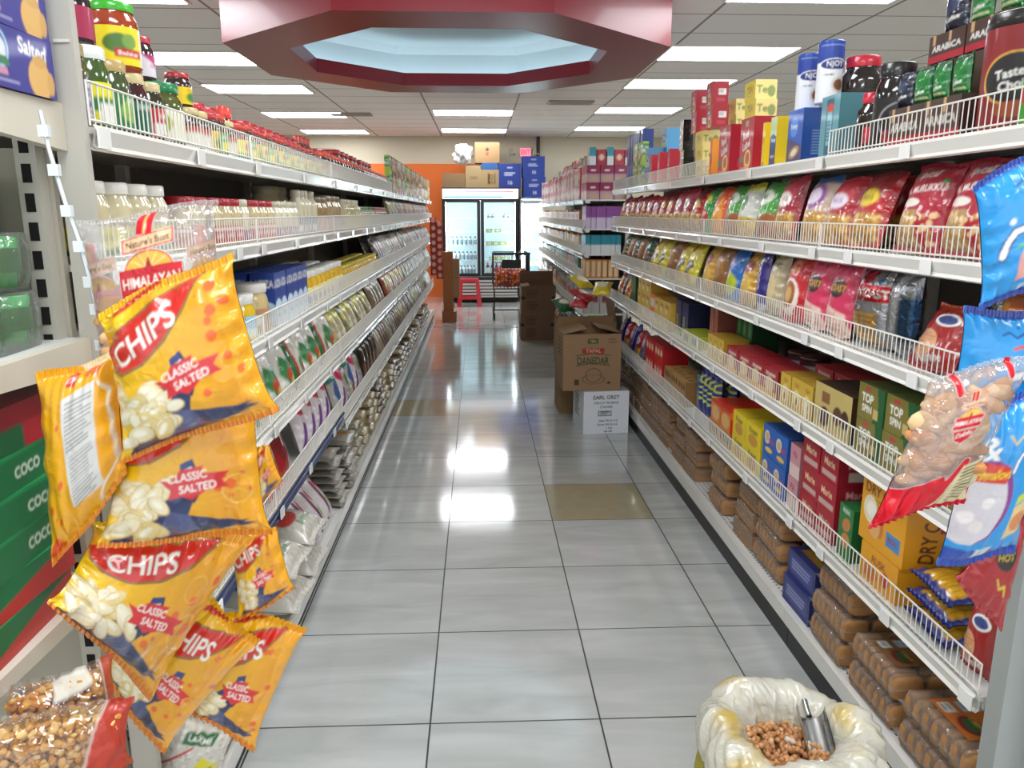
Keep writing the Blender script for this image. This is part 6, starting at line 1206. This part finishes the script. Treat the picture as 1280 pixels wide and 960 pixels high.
# ------------------------------------------------------------------ drinks cooler and what stands on it
def cooler(cx, y, w, z1_, ndoor, header, name, label, zb=.48):
    e = empty(name, (cx, y, 0)); tag(e, label, 'cooler'); d = .68; z0 = .10
    bl = mat('cooler_black', '#0e0f11', .3, coat=.3); wh = mat('cooler_liner', '#d9ecf2', .4)
    if not header: bl = mat('cooler_white', '#d8dad8', .4)
    zh = z1_ - (.20 if header else .06); H2 = w / 2
    MB().box(-H2, 0, z0, -H2 + .03, d, z1_).box(H2 - .03, 0, z0, H2, d, z1_).box(-H2, 0, z1_ - .03, H2, d, z1_).box(-H2, d - .03, z0, H2, d, z1_).box(-H2, 0, zb - .1, H2, d, zb - .04).build('cabinet', bl, e)
    MB().face((-H2 + .032, d - .04, zb - .04), (w - .064, 0, 0), (0, 0, zh - zb + .05), '#fff').face((-H2 + .034, .03, zb - .04), (0, d - .07, 0), (0, 0, zh - zb + .05), '#fff').face((H2 - .034, d - .04, zb - .04), (0, -d + .07, 0), (0, 0, zh - zb + .05), '#fff').build('liner', wh, e)
    lm = mat('cooler_lamp', '#eefaff', .5, emit=42)
    for s in (-1, 1): MB().box(s * (H2 - .055) - .014, .05, zb, s * (H2 - .055) + .014, .075, zh - .02).build('lamp', lm, e)
    MB().box(-H2 + .06, .10, zh - .012, H2 - .06, .13, zh - .002).build('lamp', lm, e)
    if header:
        art = Art(w - .02, .17, 240, '#eef2f4', [('p', [(.07, .78), (.96, .80), (.93, .66), (.07, .70)], '#d86a7c'), ('r', .03, .12, .80, .26, '#1f8aa8'), ('p', [(.0, .12), (.03, .26), (.03, .12)], '#1f8aa8'), ('t', 'FRESH', .87, .2, .12, '#4a9ab0', 0, .08)])
        MB().box(-H2, -.012, zh - .01, H2, .02, z1_, '#111').build('header_frame', bl, e)
        MB().face((-H2 + .01, -.016, zh + .015), (w - .02, 0, 0), (0, 0, .165), art).build('header_sign', backlit(), e)
    n = ndoor; dw = w / n
    for i in range(n):
        x0 = -H2 + i * dw + .004; x1 = x0 + dw - .008; t = .055 if header else .03
        dr = MB().box(x0, -.03, zb - .02, x0 + t, 0, zh).box(x1 - t, -.03, zb - .02, x1, 0, zh).box(x0 + t, -.03, zb - .02, x1 - t, 0, zb + .03).box(x0 + t, -.03, zh - .045, x1 - t, 0, zh).build('door', bl, e)
        MB().box(x0 + t, -.018, zb + .03, x1 - t, -.012, zh - .045).build('glass', GLASS, dr)
        MB().box((x1 - t + .012) if i == 0 and n > 1 else (x0 + .012), -.06, (zb + zh) / 2 - .2, (x1 - t + .024) if i == 0 and n > 1 else (x0 + .024), -.03, (zb + zh) / 2 + .2).build('handle', bl, dr)
    if header:
        mb = MB().box(-H2 + .01, -.01, .09, H2 - .01, .02, .12)
        for k in range(5): mb.box(-H2 + .02, -.03, .135 + k * .055, H2 - .02, .0, .17 + k * .055)
        mb.build('louvre_panel', mat('white_louvre', '#d8d8d4', .4), e)
        MB().box(-H2 + .01, .02, .02, H2 - .01, d, .40).build('base', mat('near_black', '#0a0a0a', .6), e)
    else: MB().box(-H2 + .01, .02, .0, H2 - .01, d, .40).build('base', bl, e)
    return e, zb, zh
def backlit():
    if 'backlit_sign' in MATS: return MATS['backlit_sign']
    m, nt, b = newmat('backlit_sign'); a = nt.nodes.new('ShaderNodeAttribute'); a.attribute_name = 'Col'
    nt.links.new(a.outputs['Color'], b.inputs['Base Color']); nt.links.new(a.outputs['Color'], b.inputs['Emission Color']); b.inputs['Emission Strength'].default_value = 1.35
    MATS['backlit_sign'] = m; return m
_b0 = MB.build
def _b1(s, name, m, parent=None, **kw):
    o = _b0(s, name, m, parent, **kw)
    if m is MATS.get('backlit_sign') and 'Col' not in o.data.attributes:
        at_ = o.data.attributes.new('Col', 'FLOAT_COLOR', 'POINT'); at_.data.foreach_set('color', np.concatenate(s.C).astype(np.float32).ravel())
    return o
MB.build = _b1
ck, zb, zh = cooler(.035, 13.5, 1.31, 1.955, 2, True, 'drinks_cooler', 'black two-door glass cooler with lit interior at the end of the aisle')
zs_ = [zb, .72, .98, 1.20, 1.44]
wsh = mat('wire_shelf_white', '#e4ecee', .4)
for z in zs_:
    m_ = MB()
    for k in range(14): m_.bar((-.6, .12 + k * .04, z), (.6, .12 + k * .04, z), .003, '#fff', 4)
    m_.bar((-.6, .11, z - .006), (.6, .11, z - .006), .006, '#fff', 5); m_.build('rack_shelf', wsh, ck)
bt = jar('white cooler bottle', .032, .15, '#e2e6e4', '#3a4a5a', '#8aa0aa', (), 120, name='drink_bottle', cat='bottle', wide=.5)
bg2 = jar('dark cooler bottle', .032, .19, '#5a2a24', '#a82a2a', '#e0d8d0', (), 120, name='drink_bottle', cat='bottle', wide=.45)
bx = box('yellow-green cooler pack', .11, .09, .06, '#a8b43a', [('r', .2, .2, .8, .8, '#e8ecd0')], res=100, name='drink_pack')
n = 0
for z, xs, p in ((zs_[0], np.linspace(-.52, -.12, 8), bt), (zs_[1], np.linspace(-.52, -.1, 7), bt), (zs_[2], np.linspace(-.5, -.1, 6), bt), (zs_[0], np.linspace(.12, .52, 6), bg2), (zs_[2], np.linspace(.15, .5, 4), bx), (zs_[4], (.15, .22, .42, .5), bt), (zs_[1], (.2, .32, .45), bx), (zs_[3], (.15, .3), bx)):
    for i, x in enumerate(xs):
        n += 1; lv = ('lowest', 'second', 'third', 'fourth', 'top')[zs_.index(z)]
        place(p, (.035 + x, 13.5 + .17, z + .005), 0, 0, (1, 1, 1 if p is not bt or z != zs_[4] else .5), f'{p.look}, {ordn(i + 1)} from the left of its rank on the {lv} rack', 'bottles and packs in the glass cooler')
ck2, zb2, zh2 = cooler(.93, 13.75, .42, 1.80, 1, False, 'drinks_cooler', 'narrow white cooler with bright interior beside the black cooler')
for k, z in enumerate((.62, .95, 1.28)):
    MB().box(-.18, .12, z - .006, .18, .6, z).build('rack_shelf', wsh, ck2)
    for i in range(3): place(bx, (.93 - .12 + i * .12, 13.75 + .2, z + .001), 0, 0, (1, 1, 1), f'yellow-green cooler pack, {ordn(i + 1)} on the {("low", "middle", "high")[k]} rack of the narrow cooler', 'packs in the narrow cooler')
def tb_(w_, h_, x, z, label, bg=KB, ops=(), y=13.85, d=.4): return carton('carton', w_, d, h_, (x, y, z), 0, label, bg, list(ops), res=90)
ZT = 1.9562
tb_(.39, .12, -.42, ZT, 'long flat brown carton, lower of two on the cooler at its left end'); tb_(.39, .12, -.42, ZT + .1212, 'long flat brown carton, upper of two on the cooler at its left end')
tb_(.26, .37, -.085, ZT, 'pale brown carton on the cooler below the white plastic bag', '#a89068', [('lines', .3, .35, .9, .5, 2, '#6a5a40')])
tb_(.31, .30, .20, ZT, 'pale brown carton with dark symbols on the cooler', '#a98e62', [('r', .4, .2, .5, .8, '#4a3c28'), ('e', .6, .6, .08, .15, '#4a3c28', 0, .6), ('e', .6, .3, .08, .1, '#4a3c28', 0, .6), ('r', .75, .2, .8, .8, '#4a3c28')])
BL = [('t', 'P', .5, .85, .08, W_), ('r', .38, .83, .62, .86, W_), ('t', 'COLA', .5, .55, .13, W_, 0, .5), ('t', '16', .5, .25, .15, W_)]
BL = [('r', .35, .82, .65, .86, '#c8d0e8'), ('t', 'UTZ UTZ', .5, .55, .12, '#d0d8f0', 0, .5), ('r', .44, .38, .56, .42, '#c8d0e8'), ('t', '16', .52, .22, .16, '#d0d8f0')]
BL = [('r', .38, .82, .62, .86, '#c8d0e8'), ('lines', .25, .48, .75, .64, 2, '#d0d8f0'), ('t', '16', .52, .22, .16, '#d0d8f0')]
tb_(.38, .40, .545, ZT, 'royal blue printed carton on the right end of the black cooler', '#2a3f8c', BL)
tb_(.38, .34, .97, 1.8012, 'lower royal blue carton standing on the narrow white cooler', '#2a3f8c', BL); tb_(.38, .34, .955, 2.1424, 'upper royal blue carton standing on the narrow white cooler', '#2a3f8c', BL)
tb_(.27, .11, .20, ZT + .3012, 'flat blue carton between the brown cartons on the cooler', '#2f5a94'); tb_(.42, .34, .16, ZT + .4124, 'topmost brown carton with small red emblem over the cooler', '#9a7a54', [('c', .5, .65, .07, '#3a3a38'), ('p', [(.42, .5), (.58, .5), (.5, .3)], '#c0402c')])
pb = MB(); t = np.linspace(0, 2 * math.pi, 41); ph = np.linspace(-math.pi / 2, math.pi / 2, 25); TT, PP = np.meshgrid(t, ph)
rr = 1 + .18 * np.sin(3 * TT + 4 * PP) * np.cos(PP) + .12 * np.sin(7 * TT - 5 * PP) * np.cos(PP) + .08 * np.sin(11 * TT + 9 * PP) * np.cos(PP)
pb.grid(np.stack([.155 * rr * np.cos(PP) * np.cos(TT), .15 * rr * np.cos(PP) * np.sin(TT), .17 * rr * np.sin(PP) + .175], -1))
o = pb.build('plastic_bag', mat('white_film', '#e6e6e6', .25, coat=.6, bump=1, bscale=14)); o.location = (-.255, 13.74, ZT + .38); tag(o, 'crumpled white plastic bag lying on the cartons over the cooler', 'plastic bag')
# signs and fittings on the back wall
ex = empty('exit_sign', (.858, 14.49, 2.53)); tag(ex, 'lit red EXIT sign mounted on the back wall above the coolers', 'exit sign')
MB().box(-.10, -.03, 0, .10, 0, .15).build('housing', mat('sign_housing', '#d8c8c8', .5), ex)
MB().face((-.095, -.032, .005), (.19, 0, 0), (0, 0, .14), Art(.19, .14, 300, '#f07a90', [('t', 'EXIT', .5, .5, .62, '#c81030', 0, .85)])).build('sign_face', backlit(), ex)
for x, nm in ((.60, 'left'), (1.03, 'right')):
    e_ = empty('emergency_lamp', (x, 14.49, 2.56)); tag(e_, f'small beige emergency lamp on the back wall, {nm} of the EXIT sign', 'lamp')
    MB().box(-.035, -.03, 0, .035, 0, .11).build('housing', mat('beige_box', '#b9b09c', .5), e_); MB().lathe([(1e-4, 0), (.022, .0), (.026, .03), (1e-4, .034)], 14, '#fff', .055, -.04).build('lamp_head', mat('beige_box', '#b9b09c', .5), e_)
e_ = empty('notice_board', (-2.75, 14.49, 2.42)); tag(e_, 'small white framed notice high on the back wall at left', 'notice')
MB().box(-.19, -.02, 0, .19, 0, .24).build('frame', mat('notice_frame', '#8a8478', .5), e_)
MB().face((-.18, -.022, .01), (.36, 0, 0), (0, 0, .22), Art(.36, .22, 120, '#d8d2c4', [('r', .15, .3, .35, .7, '#f0ece0'), ('lines', .55, .3, .9, .7, 3, '#8a7a6a')])).build('sheet', CARD, e_)
# ------------------------------------------------------------------ drop sample goods that were never set out
def drop(o):
    for c in list(o.children): drop(c)
    bpy.data.objects.remove(o)
for p in PRO.values():
    if not p.used: drop(p.o)
